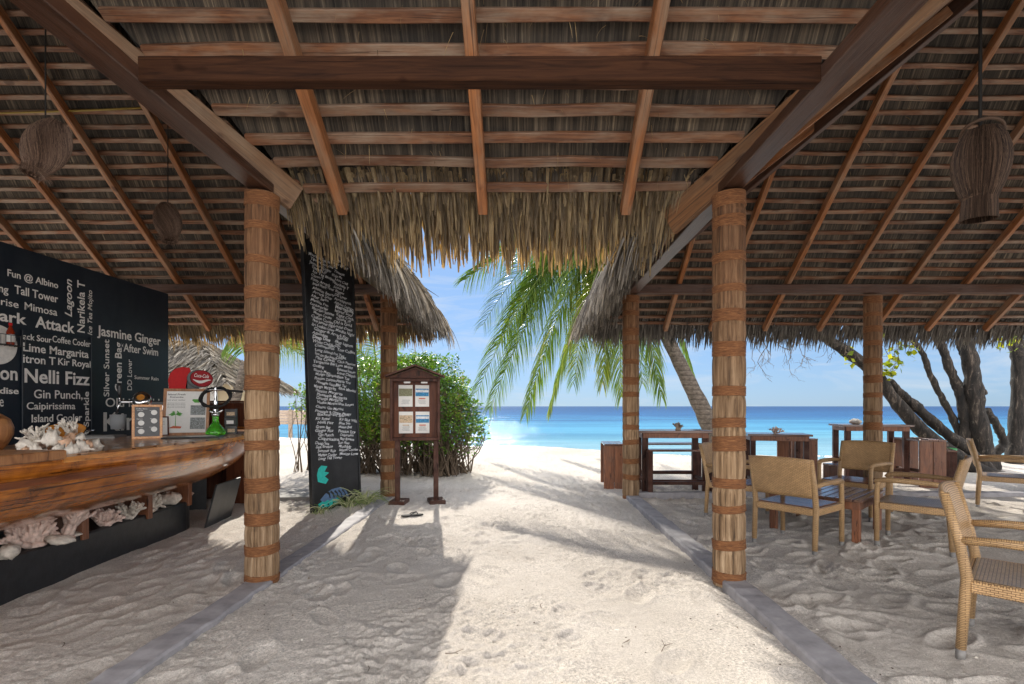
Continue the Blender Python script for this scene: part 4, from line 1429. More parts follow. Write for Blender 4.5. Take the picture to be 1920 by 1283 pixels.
# water pipe with coiled hose
hk = thing('water_pipe', 'water pipe with a bright green glass base and coiled black hose', 'water pipe', (-3.40, 5.62, ZT))
mb = MB(); mb.lathe([(.06, 0), (.092, .012), (.098, .03), (.085, .07), (.055, .11), (.034, .145), (.028, .19), (.034, .215), (.032, .22)], 36); mb.build('glass_base', 'green_glass', hk, smooth=True)
mb = MB(); mb.lathe([(.025, .21), (.038, .225), (.038, .24), (.02, .26), (.028, .285), (.02, .30), (.016, .34), (.022, .37), (.014, .40), (.012, .50), (.018, .53), (.012, .54)], 24)
mb.tube([(0, 0, .245), (.05, 0, .265), (.075, 0, .285)], [.012, .012, .009], 10); mb.tube([(0, 0, .245), (-.05, 0, .265), (-.07, 0, .28)], [.012, .012, .010], 10)
mb.build('stem', 'chrome', hk, smooth=True)
mb = MB()
pts = []
for k in range(62):
    a = 2 * math.pi * k / 28
    pts.append((.165 * math.cos(a) * (1 - .001 * k), .05 * math.sin(a * 1) + .02 * math.sin(k * .35), .42 + .105 * math.sin(a) + .012 * math.sin(k * .8)))
mb.tube(pts, .0125, 8)
mb.tube([pts[-1], (.10, .02, .50), (.28, .03, .485)], [.0125, .013, .011], 8)
mb.build('hose', 'rubber', hk, smooth=True)
mb = MB(); mb.lathe([(.02, .495), (.09, .497), (.10, .505), (.09, .507), (.02, .507)], 28); mb.build('ash_tray', 'chrome', hk, smooth=True)

tb = thing('tobacco_boxes', 'stack of three small black printed boxes beside the water pipe', 'box stack', (-3.46, 6.02, ZT), R(20))
for k in range(3):
    mb = MB(); mb.box(-.062, .062, -.04, .04, .098 * k + .0005, .098 * (k + 1) - .0008, Matrix.Rotation(R(random.uniform(-5, 5)), 4, 'Z'), c=.003)
    b_ = mb.build('box', 'black_plastic', tb)
    mb = MB(); mb.box(-.04, .045, -.0425, -.0408, .098 * k + .02, .098 * k + .06); mb.build('printed_patch', ('print_sand', 'paper', 'print_sand')[k], b_)

# drink tap, jug, coffee machine block, dispenser
tp = thing('beer_tap', 'chrome tap tower with a black lever pouring side', 'tap', (-4.20, 5.62, ZT), R(25))
mb = MB(); mb.lathe([(.075, 0), (.075, .012), (.05, .02), (.046, .35)], 28); 
X = Matrix.Translation((0, -.01, .38)) @ Matrix.Rotation(R(62), 4, 'X')
mb.lathe([(.04, -.10), (.062, -.07), (.082, -.01), (.088, .04), (.080, .075), (.05, .085)], 32, X)
mb.build('tower', 'chrome', tp, smooth=True)
mb = MB(); mb.lathe([(.036, .0865), (.036, .089)], 28, X); mb.build('badge', 'orange_bowl', tp)
mb = MB(); mb.tube([(-.04, 0, .38), (-.11, 0, .37), (-.17, 0, .37), (-.215, 0, .37)], [.018, .014, .019, .016], 12)
mb.tube([(-.20, 0, .37), (-.215, 0, .32), (-.235, 0, .24)], [.013, .011, .010], 10); mb.tube([(-.205, 0, .38), (-.205, 0, .43)], [.010, .008], 8)
mb.build('spout', 'chrome', tp, smooth=True)
mb = MB(); mb.lathe([(.012, .43), (.018, .46), (.022, .54), (.016, .57), (.008, .575)], 14, Matrix.Translation((-.205, 0, 0))); mb.build('lever', 'black_plastic', tp, smooth=True)
mb = MB(); mb.lathe([(.062, .06), (.072, .215), (.069, .215), (.060, .066)], 24); o = mb.build('plastic_jug', 'frosted_plastic', None, smooth=True); o.location = (-4.36, 5.48, ZT + .02)
tag(o, 'frosted plastic jug under the tap spout', 'jug')
mb = MB(); mb.box(-.21, .21, -.16, .16, 0, .05, c=.006); mb.box(-.19, .19, -.14, .14, .0505, .056)
o = mb.build('drip_tray', 'steel_foot'); o.location = (-4.42, 5.28, ZT - .03); o.rotation_euler = (0, 0, R(20)); tag(o, 'flat metal drip tray at the back edge of the bar below the jug', 'tray')
cm = thing('coffee_machine', 'black box shaped machine half hidden behind the framed poster', 'machine', (-4.72, 6.75, 0), R(18))
mb = MB(); mb.box(-.30, .16, -.2, .2, ZT - .08, 1.42, c=.012); mb.build('casing', 'black_plastic', cm)
mb = MB(); mb.box(-.33, .20, -.25, .25, 0, ZT - .081, c=.006); mb.build('stand', 'black_paint', cm)
mb = MB(); mb.box(-.26, .12, -.208, -.2005, 1.30, 1.36); mb.build('panel', 'chrome', cm)

ds_ = thing('drinks_dispenser', 'red rounded drinks dispenser with a white script logo and wave', 'drinks dispenser', (-4.42, 6.75, 0), R(32))
ds_.scale = (.84, .9, 1)
mb = MB()
prof = [(-.30, .95), (-.30, 1.30), (-.285, 1.42), (-.26, 1.50), (-.265, 1.60), (-.275, 1.68), (-.25, 1.77), (-.19, 1.83), (-.10, 1.855), (.0, 1.85), (.02, 1.78), (-.03, 1.70), (-.05, 1.60), (-.05, .95)]
rs = [[(x, y, z) for x, z in prof] for y in (-.19, -.18, .18, .19)]
rs[0] = [(x * .97 - .004, -.195, z * .995 + .004) for x, z in prof]; rs[3] = [(x * .97 - .004, .195, z * .995 + .004) for x, z in prof]
mb.rings(rs); mb.build('housing', 'red_plastic', ds_, smooth=False)
mb = MB(); mb.box(-.33, .22, -.24, .24, 0, .949, c=.006); mb.build('stand', 'black_paint', ds_)
mb = MB()
X = Matrix.Translation((.155, -.03, 1.71)) @ Matrix.Rotation(R(-28), 4, 'Y')
mb.rings([[((.15 * math.cos(a)) * s_, y_, .108 * math.sin(a) * s_) for a in np.linspace(0, 2 * math.pi, 40, endpoint=False)] for y_, s_ in ((-.235, .92), (-.21, 1), (-.06, 1), (-.04, .95))], True, X @ Matrix.Rotation(R(32), 4, 'Y'))
hd = mb.build('logo_head', 'dark_red', ds_, smooth=False)
mb = MB(); mb.rings([[((.16 * math.cos(a)) * s_, y_, .118 * math.sin(a) * s_) for a in np.linspace(0, 2 * math.pi, 40, endpoint=False)] for y_, s_ in ((-.205, .955), (-.19, .97), (-.05, .97), (-.03, .95))], True, X @ Matrix.Rotation(R(32), 4, 'Y') @ Matrix.Translation((-.035, .003, -.004)))
mb.build('head_trim', 'black_plastic', ds_)
XL_ = X @ Matrix.Rotation(R(32), 4, 'Y')
lettering('logo_script', [('Coca-Cola', XL_ @ axes((-.098, -.2365, .012), (1, 0, 0), (0, 0, 1)), .19, .044, .35, .012)], 'paper', hd, .002)
mb = MB()
top, bot = [], []
for k in range(21):
    t = k / 20; x = -.115 + .235 * t
    zc_ = -.03 + .018 * math.sin(t * math.pi * 1.7 + 2.6)
    w_ = .016 * math.sin(math.pi * t) + .002
    top.append((x, -.2375, zc_ + w_)); bot.append((x, -.2375, zc_ - w_))
mb.add(top + bot, [(k + 21, k + 22, k + 1, k) for k in range(20)], XL_)
mb.build('logo_wave', 'paper', hd)
mb = MB(); mb.box(-.045, .12, -.14, .13, 1.16, 1.74, c=.012); mb.build('nozzle_block', 'black_plastic', ds_)

# wire shelf with a sauce bottle on the wall
ws = thing('bottle_rack', 'small black wire rack on the lettered wall by the round emblem', 'rack', (WX + .02, wy(4), wz(4, 648)))
mb = MB()
for z in (0, .10):
    mb.tube([(0, -.25, z), (.12, -.25, z), (.12, .10, z), (0, .10, z)], .004, 6)
for y in np.linspace(-.25, .10, 8):
    mb.tube([(.12, y, 0), (.12, y, .10)], .003, 6); mb.tube([(0, y, 0), (.12, y, 0)], .003, 6)
mb.build('wire', 'black_plastic', ws)
bt = thing('sauce_bottle', 'amber sauce bottle with a white label standing in the wire rack', 'bottle', (WX + .085, wy(2) + .01, wz(4, 648) + .004))
mb = MB(); mb.lathe([(.03, 0), (.033, .01), (.033, .13), (.02, .165), (.013, .18), (.013, .205)], 20); mb.build('glass', 'sauce_glass', bt, smooth=True)
mb = MB(); mb.lathe([(.0335, .03), (.0342, .032), (.0342, .105), (.0335, .107)], 20); mb.build('paper_label', 'paper', bt, smooth=True)
mb = MB(); mb.lathe([(.015, .198), (.015, .222), (.012, .225)], 16); mb.build('cap', 'red_plastic', bt)

mb = MB()
mb.tube([(-7.2, 5.80, 4.66), (-6.3, 5.79, 4.655), (-5.4, 5.77, 4.668), (-4.75, 5.75, 4.68), (-4.05, 5.73, 4.70)], .011, 6)
tag(mb.build('cable', 'yellow_cable', None, smooth=True), 'thin yellow cable running along a batten high over the bar', 'cable')
# corals on the plinth
cp = [('fan', (-3.60, 3.98, .31), .34, 'coral_pink', 'large pink fan coral on the plinth left of the first support', 21),
      ('fan', (-3.62, 3.78, .31), .26, 'coral_pink', 'pink fan coral leaning out beside the largest one', 22)]
for kd, loc, h, m_, lb, sd in cp:
    o = branch_coral('coral', lb, loc, h, m_, 9, True, .024, sd); o.rotation_euler = (.1, 0, R(60 + sd))
branch_coral('coral', 'small pinkish coral clump between the first and second supports', (-3.64, 4.45, .31), .16, 'coral_pink', 7, False, .022, 31)
branch_coral('coral', 'grey white coral clump left of the second support', (-3.66, 4.72, .31), .19, 'coral_white', 7, False, .020, 33)
branch_coral('coral', 'pale stubby coral right of the second support', (-3.72, 5.10, .31), .2, 'coral_white', 7, False, .026, 35)
branch_coral('coral', 'last small coral at the rounded end of the plinth', (-3.84, 5.68, .31), .17, 'coral_pink', 6, False, .022, 37)
rock('coral_rock', 'flat oval white coral rock in front of the largest pink coral', (-3.52, 3.86, .312), (.06, .09, .032), 'coral_white', seed=4)
rock('coral_rock', 'rough whitish coral rock at the left end of the plinth', (-3.50, 3.48, .312), (.055, .07, .05), 'coral_white', seed=5)
rock('coral_rock', 'thin pale coral slab by the foot of the first support', (-3.60, 4.08, .312), (.05, .07, .016), 'coral_white', seed=6)
rock('coral_rock', 'spiky white shell like coral left of the third support', (-3.73, 5.38, .312), (.085, .10, .065), 'coral_white', seed=8, spikes=7)
rock('coral_rock', 'low pale coral piece at the foot of the second support', (-3.66, 4.99, .312), (.05, .07, .025), 'coral_white', seed=9)

# hanging fibre lamps
def fibre_lamp(name, label, loc, r, h, seed, kind, ztop, group, tilt):
    t = thing(name, label, 'hanging lamp', loc, 0, group)
    n = 4600 if kind == 'knot' else 5200
    rr = np.random.default_rng(seed)
    def prof(u):
        if kind == 'knot':
            return np.where(u < .86, r * np.maximum(.42, np.sin(np.pi * (.09 + u * .90)) ** .66), r * (.44 + (u - .86) * .30))
        return np.where(u < .70, r * (.62 + .42 * np.sin(np.pi * (u / .70) ** .9 * .93)), r * (.58 + (u - .70) * .22))
    S_ = 10
    th0 = rr.uniform(0, 6.283, n); u0 = rr.uniform(0, .55, n) ** 1.3; u1 = np.minimum(1, u0 + rr.uniform(.45, .95, n))
    tw = (1.7 if kind == 'knot' else .05)
    W = rr.uniform(.0014, .0032, n)
    lift = rr.uniform(-.003, .006, n); cr_ = rr.normal(0, .10 if kind == 'knot' else .03, n); ph_ = rr.uniform(0, 6.28, n)
    tn = rr.random(n)
    rings = []
    for k in range(S_ + 1):
        u = u0 + (u1 - u0) * k / S_
        th = th0 + tw * u + cr_ * np.sin(5 * u + ph_)
        q = prof(u) + lift
        dth = W / np.maximum(q, .02)
        z = h * (.5 - u)
        pts = []
        for o_, l_ in ((-1, 0), (0, .002), (1, 0)):
            a = th + dth * o_ * .5
            pts.append(np.stack([(q + l_) * np.cos(a), (q + l_) * np.sin(a), z + 0 * a], -1))
        rings.append(np.stack(pts, 1))
    V = np.stack(rings, 1).reshape(-1, 3)
    b = (np.arange(n) * (S_ + 1) * 3)[:, None, None, None]
    k = (np.arange(S_) * 3)[None, :, None, None]
    F = (b + k + np.array([[0, 1, 4, 3], [1, 2, 5, 4]])[None, None]).reshape(-1, 4)
    mat = 'fiber_brown' if kind == 'knot' else 'fiber_dark'
    npmesh('fibre_shade', V, F, mat, t, tint=np.repeat(tn, (S_ + 1) * 3))
    mb = MB()
    us = np.linspace(0, .93, 26)
    mb.lathe([(float(prof(u)) - .010, h * (.5 - u)) for u in us], 28)
    npv = np.array([list(v) for v in mb.v]); 
    npmesh('inner_core', npv, [np.array([f for f in mb.f if len(f) == 4])], mat, t, tint=np.full(len(npv), .12), smooth=True)
    mb = MB()
    zb_ = h * (.5 - (.86 if kind == 'knot' else .70))
    for k in range(5):
        rb = float(prof(np.array(.86 if kind == 'knot' else .70))) + .006
        mb.tube([((rb + random.uniform(-.004, .006)) * math.cos(a), (rb + random.uniform(-.004, .006)) * math.sin(a), zb_ + .012 * (k - 2) + .02 * math.cos(a + 1)) for a in np.linspace(0, 2 * math.pi, 30)], .006, 6)
    npv = np.array([list(v) for v in mb.v])
    q4 = np.array([f for f in mb.f if len(f) == 4])
    npmesh('binding', npv, [q4], mat, t, tint=np.repeat(RNG.random(len(npv) // 6 + 1), 6)[:len(npv)] * .5 + .5)
    if kind == 'knot':
        m_ = 420
        a_ = rr.uniform(0, 6.28, m_); r_ = rr.uniform(.30, .50, m_) * r
        rt = np.stack([r_ * np.cos(a_), r_ * np.sin(a_), h * (.5 - .88) + rr.uniform(-.02, .02, m_)], -1)
        dv = np.stack([-np.sin(a_) * 1.0 + .3 * np.cos(a_), np.cos(a_) * 1.0 + .3 * np.sin(a_), rr.uniform(-.9, .1, m_)], -1)
        V, F = ribbons(rt, dv, rr.uniform(.05, .11, m_), rr.uniform(.002, .004, m_), rr.uniform(-.2, .6, m_), 4, .2, wob=.25)
        npmesh('knot_fibres', V, F, mat, t, tint=np.repeat(.45 + .55 * rr.random(m_), 15))
    if kind != 'knot':
        mb = MB(); mb.tube([((float(prof(np.array(.03))) + .008) * math.cos(a), (float(prof(np.array(.03))) + .008) * math.sin(a), h * .47 + .05 * math.cos(a + 2.6)) for a in np.linspace(0, 2 * math.pi, 34)], .011, 8)
        npv = np.array([list(v) for v in mb.v]); npmesh('rim_braid', npv, [np.array([f for f in mb.f if len(f) == 4])], mat, t, tint=np.full(len(npv), .7))
    for ch in t.children:
        ch.rotation_euler = tilt
    mb = MB(); mb.tube([(0, 0, h * .46), (0, 0, ztop - loc[2])], .005 if kind == 'knot' else .011, 6); mb.build('cord', 'cord', t)
    return t
lg_ = 'woven fibre lamps hanging from the roof'
fibre_lamp('fibre_lamp', 'large brown fibre ball lamp with knotted end nearest over the bar', (-3.28, 3.50, 3.11), .118, .42, 1, 'knot', 6.0, lg_, (R(-14), R(14), 0))
fibre_lamp('fibre_lamp', 'smaller knotted fibre ball lamp hanging farther along the bar', (-3.84, 5.50, 3.32), .124, .43, 2, 'knot', 4.9, lg_, (R(-8), R(-10), 0))
fibre_lamp('fibre_lamp', 'dark vase shaped fibre lamp tied near its lower end over the chairs', (3.11, 3.50, 2.93), .150, .60, 3, 'vase', 5.4, lg_, (R(3), R(-2), R(20)))

# ------------------------------------------------------------------ boards by the path
cb = thing('cocktail_board', 'tall narrow black board of chalked drink names with a painted lobster at its foot', 'chalkboard', (-2.67, 6.48, 0))
bd = Vector((.42, .907, 0)).normalized()
bn = Vector((bd.y, -bd.x, 0))                # faces the path
lean_ = R(2.6)
up_ = (Vector((0, 0, 1)) * math.cos(lean_) - bd * math.sin(lean_)).normalized()
ax_ = (bd * math.cos(lean_) + Vector((0, 0, 1)) * math.sin(lean_)).normalized()
BX = axes((0, 0, 0), ax_, up_)               # local: x along the board, y up, z towards the path
BWd, BH = .80, 3.75
mb = MB(); mb.box(0, BWd, -.15, BH, -.03, 0, BX, c=.002); pn = mb.build('panel', 'black_paint', cb)
mb = MB()
for x0, x1 in ((-.03, .0), (BWd, BWd + .03)):
    mb.box(x0, x1, -.15, BH, -.045, .012, BX, c=.003)
mb.build('frame', 'black_paint', cb)
rows = [('', 'Shark Attack'), ('Mountain Sunrise', 'Blue Whale'), ('Tips of Sunrise', 'DD'), ('Jasmine Ginger', 'Timeout'), ('Speed Up', 'Wake Me'), ('Ice Tea Mojito', 'Last Call'),
        ('Citron T', 'Narikela T'), ('Fizzy Arrack', 'Scotch T'), ('Arrack Honey Flower', 'Bigger'), ('Addition Beauty', 'DD Lover'), ('Arrack Sour', 'Arrackpunch'), ('After Swim', 'Albino Lagoon'),
        ('Manilaa Fun', 'Metropolitan'), ('Lankanpride', 'Island Soul'), ('Mauritian Summer', 'Right Click'), ('Mango Cooler', 'Setting 18'), ('Coffee Cooler', 'Old is Gold'), ('Hot Summer Night', 'London Dream'),
        ('Sri Lankan Love', 'Manilaa Nights'), ('Ginger & Arrack Fizz', ''), ('Adonishae', 'Sunrider'), ('Deep Dive', 'Blue Lagoon'), ('White Cadillac', 'DDC'), ('Cosmopolitan', 'Tom Collins'),
        ('Long Island Ice Tea', ''), ('Sex on the beach', 'Combat'), ('Pina Colada', 'Click Passion'), ('Tangerine Bay', 'Love Mojito'), ('Golfing', 'Bahama Sunset'), ('Bloody Mary', 'Love Daiquiri'),
        ('Mango Daiquiri', 'Blue Tee'), ('Passion Daiquiri', 'Apple Tini'), ('Pineapple Daiquiri', 'Mai Tai'), ('Mango Margarita', 'Blue Martini'), ('Passion Margarita', ''), ('Pineapple Margarita', ''),
        ('Orange Margarita', ''), ('Vodka Martini', 'Blue Sunset'), ('Classic Gin Martini', ''), ('Pineapple & Ginger Martini', ''), ('Blackcurrant Sparkle', ''), ('Kir Royal', 'Kir Blue White'),
        ('Nelli Fizz', 'Blue Sea'), ('Green Bay', 'Melon Ball'), ('Ginger Fizz', 'Passion Dry'), ('Gin Punch', 'Caipiroska'), ('Caipirissima', 'Bay Breeze'), ('Deep Sea', 'Sun Rise'),
        ('Sea Breeze', 'Mudslide'), ('Summer Rain', 'Island Cooler'), ('Mango Cooler', 'Mexican Lover'), ('Long Tall Tower', '')]
items = []
random.seed(12)
for i, (l_, r_) in enumerate(rows):
    y = 3.30 - i * (3.30 - .66) / (len(rows) - 1)
    for s, x in ((l_, .05 + random.uniform(0, .06)), (r_, .43 + random.uniform(0, .05))):
        if not s: continue
        a = R(-7 + random.uniform(-2.5, 2.5))
        X = BX @ axes((x, y + (.0 if x < .4 else -.035), .0015), (math.cos(a), math.sin(a), 0), (-math.sin(a), math.cos(a), 0))
        h = random.uniform(.031, .039) * (1.15 if s in ('Metropolitan', 'Deep Dive', 'Right Click', 'DDC') else 1)
        items.append((s, X, min(.37 if (l_ and r_) else .66, len(s) * h * .78), h, .22, .010 if s not in ('Metropolitan', 'Deep Dive') else .03))
lettering('chalk_writing', items, 'chalk', pn, .001, wobble=.006)
# the painted lobster: teal head fan, banded blue tail, teal legs
def blob(pts, mat, name, z=.0015):
    mb = MB()
    n = len(pts)
    mb.rings([[(x * 1.25, y * 1.25 + .17, .0005) for x, y in pts], [(x * 1.25, y * 1.25 + .17, z) for x, y in pts]], True, BX)
    return mb.build(name, mat, pn)
blob([(.06, .17), (.16, .13), (.2, .17), (.15, .21), (.21, .24), (.15, .26), (.19, .31), (.11, .33), (.07, .30), (.05, .24)], 'teal_paint', 'painted_head')
blob([(.08, -.02), (.15, .03), (.24, .06), (.36, .06), (.44, .01), (.48, -.06), (.40, -.05), (.25, -.05), (.14, -.08)], 'blue_paint', 'painted_tail', .002)
for k in range(5):
    x = .16 + k * .055
    blob([(x, .035 - .004 * k), (x + .012, .055 - .004 * k), (x + .05, .03 - .012 * k), (x + .06, -.03 - .006 * k), (x + .045, -.03 - .006 * k), (x + .035, .01 - .006 * k)], 'black_paint', 'painted_band', .003)
for k in range(4):
    x = .05 + k * .07
    blob([(x, -.06), (x + .06, -.04), (x + .09, -.07), (x + .05, -.085), (x + .08, -.11), (x + .01, -.11)], 'teal_paint', 'painted_legs', .0032)

km = thing('menu_kiosk', 'dark brown menu case on two posts with a small gable roof and four cards', 'menu stand', (-1.52, 7.08, gz(-1.5, 7.08)), R(10))
for x in (-.24, .28):
    mb = MB(); mb.box(x - .035, x + .035, -.03, .03, -.05, .868, c=.004); mb.build('leg', 'dark_wood', km)
    mb = MB(); mb.box(x - .10, x + .12, -.14, .16, -.02, .045, Matrix.Rotation(R(8 if x > 0 else -12), 4, 'Z'), c=.01); mb.build('foot', 'dark_wood', km)
mb = MB()
mb.box(-.33, .33, .055, .075, .87, 1.72, c=.002)
ck = mb.build('back_board', 'brown_panel', km)
mb = MB()
for x0, x1, z0, z1 in ((-.335, -.30, .8705, 1.7195), (.30, .335, .8705, 1.7195), (-.2995, .2995, .8705, .91), (-.2995, .2995, 1.68, 1.7195)):
    mb.box(x0, x1, -.085, .0545, z0, z1, c=.003)
mb.build('case', 'dark_wood', km)
mb = MB()
for s in (-1, 1):
    X = Matrix.Translation((0, 0, 1.90)) @ Matrix.Rotation(s * R(21), 4, 'Y')
    mb.box(*((0.001, .43) if s > 0 else (-.43, -.001)), -.16, .12, -.012, .012, X, c=.003)
mb.build('roof', 'dark_wood', km)
mb = MB(); mb.rings([[(-.36, y, 1.722), (.36, y, 1.722), (0, y, 1.872)] for y in (-.07, .06)]); mb.build('gable', 'brown_panel', km)
mb = MB()
for a, b in (((-.34, -.09, 1.74), (.34, -.09, 1.74)), ((-.24, -.085, 1.765), (0, -.085, 1.86)), ((.24, -.085, 1.765), (0, -.085, 1.86))):
    mb.bar(a, b, .02, .025)
mb.build('gable_trim', 'dark_wood', km)
lamps = MB()
for x in (-.11, .12):
    mb = MB(); mb.box(x - .045, x + .045, -.06, -.02, 1.655, 1.679, c=.004); mb.build('lamp_strip', 'white_plastic', km)
for (x, z, pic, bar_, lb) in ((-.135, 1.335, 'print_olive', None, 0), (.09, 1.335, 'print_blue', 'print_red', 0), (-.13, .965, 'print_sand', 'print_sand', 0), (.095, .965, 'print_blue', 'print_red', 0)):
    mb = MB(); mb.box(x - .095, x + .095, .048, .0545, z, z + .30); pp = mb.build('menu_card', 'paper', km)
    mb = MB(); mb.box(x - .09, x + .09, .0455, .0479, z + .145, z + .25); pc = mb.build('picture', pic, pp)
    mb = MB(); 
    for k in range(5):
        mb.box(x - .06 + random.uniform(0, .02), x + .06 - random.uniform(0, .02), .0466, .0479, z + .09 - k * .013, z + .094 - k * .013)
    mb.build('printed_lines', 'print_grey', pp)
    if bar_:
        mb = MB(); mb.box(x - .045, x + .045, .0462, .0479, z + .105, z + .12); mb.build('price_bar', bar_, pp)
    if pic == 'print_sand':
        mb = MB()
        for k in range(9):
            xx, zz = x - .08 + k * .018, z + .17 + random.uniform(0, .05)
            mb.box(xx, xx + .012, .0448, .0454, zz, zz + .012)
        mb.build('picture_figures', 'print_olive', pp)
    if pic == 'print_blue':
        mb = MB(); mb.box(x - .088, x + .088, .0448, .0454, z + .20, z + .235); mb.build('picture_sky', 'chalk', pp)

ff = thing('flip_flop', 'dark flip flop lying on the sand in front of the menu stand', 'sandal', (-1.38, 6.25, gz(-1.38, 6.25) + .004), R(-70))
mb = MB(); sole = [(.045 * math.sin(t) * (1 + .12 * math.cos(t)), -.135 * math.cos(t)) for t in np.linspace(0, 2 * math.pi, 28, endpoint=False)]
mb.extrude(sole, 0, .016); mb.build('sole', 'rubber', ff)
mb = MB(); mb.tube([(0, .07, .016), (.012, .05, .045), (.035, -.01, .03), (.043, -.03, .012)], .006, 6); mb.tube([(0, .07, .016), (-.012, .05, .045), (-.035, -.01, .03), (-.043, -.03, .012)], .006, 6); mb.build('strap', 'rubber', ff)

mb = MB(); mb.box(-.62, .62, -.42, .42, -.06, .05, Matrix.Rotation(R(6), 4, 'Z'), c=.012)
o = mb.build('stone_slab', 'grey_stone'); o.location = (-3.30, 7.75, gz(-3.3, 7.75)); tag(o, 'flat grey stone slab on the sand behind the black board', 'slab')

# ------------------------------------------------------------------ seating
random.seed(21)
def make_chair(label, loc, rz, slats):
    """local: faces +y, width along x, seat .43 high"""
    t = thing('rattan_armchair', label, 'armchair', loc, rz, 'rattan armchairs on the sand')
    w, d = .29, .28
    # front legs rise to the arms, rear legs rake back to carry the back
    for s in (-1, 1):
        mb = MB(); mb.tube([(s * w, d, .05), (s * w, d, .43), (s * w, d - .005, .60), (s * w, d - .03, .645)], [.0235, .024, .023, .022], 10); lg = mb.build('front_leg', 'rattan_leg', t, smooth=True, uv=True)
        mb = MB(); mb.tube([(s * w, d, -.03), (s * w, d, .052)], [.021, .0225], 10); mb.build('metal_foot', 'steel_foot', lg, smooth=True)
        mb = MB(); mb.tube([(s * w, -d - .015, .05), (s * w, -d, .30), (s * w, -d + .01, .44), (s * w, -d - .02, .62), (s * w, -d - .085, .885)], [.024, .026, .027, .025, .022], 10); lg = mb.build('rear_leg', 'rattan_leg', t, smooth=True, uv=True)
        mb = MB(); mb.tube([(s * w, -d - .017, -.03), (s * w, -d - .015, .052)], [.022, .023], 10); mb.build('metal_foot', 'steel_foot', lg, smooth=True)
        mb = MB(); mb.tube([(s * w, -d - .035, .635), (s * (w + .012), -.12, .652), (s * (w + .016), .08, .655), (s * (w + .008), .22, .652), (s * w, d - .0, .640), (s * w, d + .02, .62)], [.020, .024, .026, .026, .024, .016], 10); mb.build('arm', 'rattan_leg', t, smooth=True, uv=True)
    # apron
    mb = MB()
    mb.box(-w + .02, w - .02, d - .022, d + .02, .365, .43, c=.008); mb.box(-w + .02, w - .02, -d - .02, -d + .022, .365, .43, c=.008)
    mb.box(-w - .02, -w + .018, -d + .023, d - .023, .365, .43, c=.008); mb.box(w - .018, w + .02, -d + .023, d - .023, .365, .43, c=.008)
    mb.build('seat_frame', 'rattan', t, uv=True)
    mb = MB()
    if slats:
        n = 11
        for k in range(n):
            y0 = -d + .03 + (2 * d - .06) * k / n
            mb.box(-w + .022, w - .022, y0, y0 + (2 * d - .06) / n - .012, .420, .438, c=.003)
        mb.build('seat', 'table_wood', t)
    else:
        n = 8
        rs = [[(x, -d + .02 + (2 * d - .04) * k / n, .434 - .012 * math.sin(math.pi * k / n) * (1 - (x / w) ** 2) + (.0 if q == 0 else -.02)) for q, x in
               [(0, xx) for xx in np.linspace(-w + .018, w - .018, 7)] + [(1, xx) for xx in np.linspace(w - .018, -w + .018, 7)]] for k in range(n + 1)]
        mb.rings(rs); mb.build('seat', 'rattan_seat', t, uv=True, smooth=False)
    # back: a slightly hollow woven panel
    def back(z):  # y of the back line at height z
        return -d + .01 - .105 * max(0, (z - .44) / .45) ** 1.25
    V, F, UV = [], [], []
    nx_, nz_ = 12, 10
    for f_ in (0, 1):
        for i in range(nz_ + 1):
            z = .525 + .365 * i / nz_
            for j in range(nx_ + 1):
                x = -w - .018 + (2 * w + .036) * j / nx_
                y = back(z) - .028 * (1 - (x / w) ** 2) + (.019 if f_ == 0 else -.019) * (1 if 0 < i < nz_ and 0 < j < nx_ else .45)
                V.append((x, y, z + (.012 * (1 - (x / w) ** 2) * (i / nz_))))
                UV.append((x, z))
    N = (nx_ + 1) * (nz_ + 1)
    for i in range(nz_):
        for j in range(nx_):
            q = i * (nx_ + 1) + j
            F.append((q, q + nx_ + 1, q + nx_ + 2, q + 1)); F.append((N + q, N + q + 1, N + q + nx_ + 2, N + q + nx_ + 1))
    edge = [j for j in range(nx_ + 1)] + [(i + 1) * (nx_ + 1) - 1 for i in range(1, nz_ + 1)] + [nz_ * (nx_ + 1) + j for j in range(nx_ - 1, -1, -1)] + [i * (nx_ + 1) for i in range(nz_ - 1, 0, -1)]
    for a, b in zip(edge, edge[1:] + edge[:1]):
        F.append((a, b, N + b, N + a))
    npmesh('backrest', np.array(V), np.array(F), 'rattan', t, uv=np.array(UV), smooth=True)
    return t
def rot_for(fx, fy): return math.atan2(-fx, fy)
def cz(x, y): return gz(x, y) - .005
chA = make_chair('rattan armchair with slatted seat seen from behind, nearest the rope bound post', (2.72, 5.11, cz(2.72, 5.11)), rot_for(.8, .6), True)
def chair(loc, f, label, src=None):
    return dup(src, (loc[0], loc[1], cz(*loc)), rot_for(*f), label)
chair((4.10, 6.38), (-.82, -.57), 'rattan armchair with slatted seat facing the viewer across the low table', chA)
chair((2.66, 6.42), (.78, -.62), 'slatted rattan armchair mostly hidden behind the front rope bound post', chA)
chC = make_chair('rattan armchair with woven seat seen from the side at the right of the low table', (3.86, 5.05, cz(3.86, 5.05)), rot_for(-.72, .70), False)
chair((2.77, 2.77), (.71, -.70), 'nearest rattan armchair cut by the frame edge with tilted woven back', chC)
chair((6.38, 6.78), (.75, -.66), 'farthest rattan armchair facing away to the tree trunks', chC)

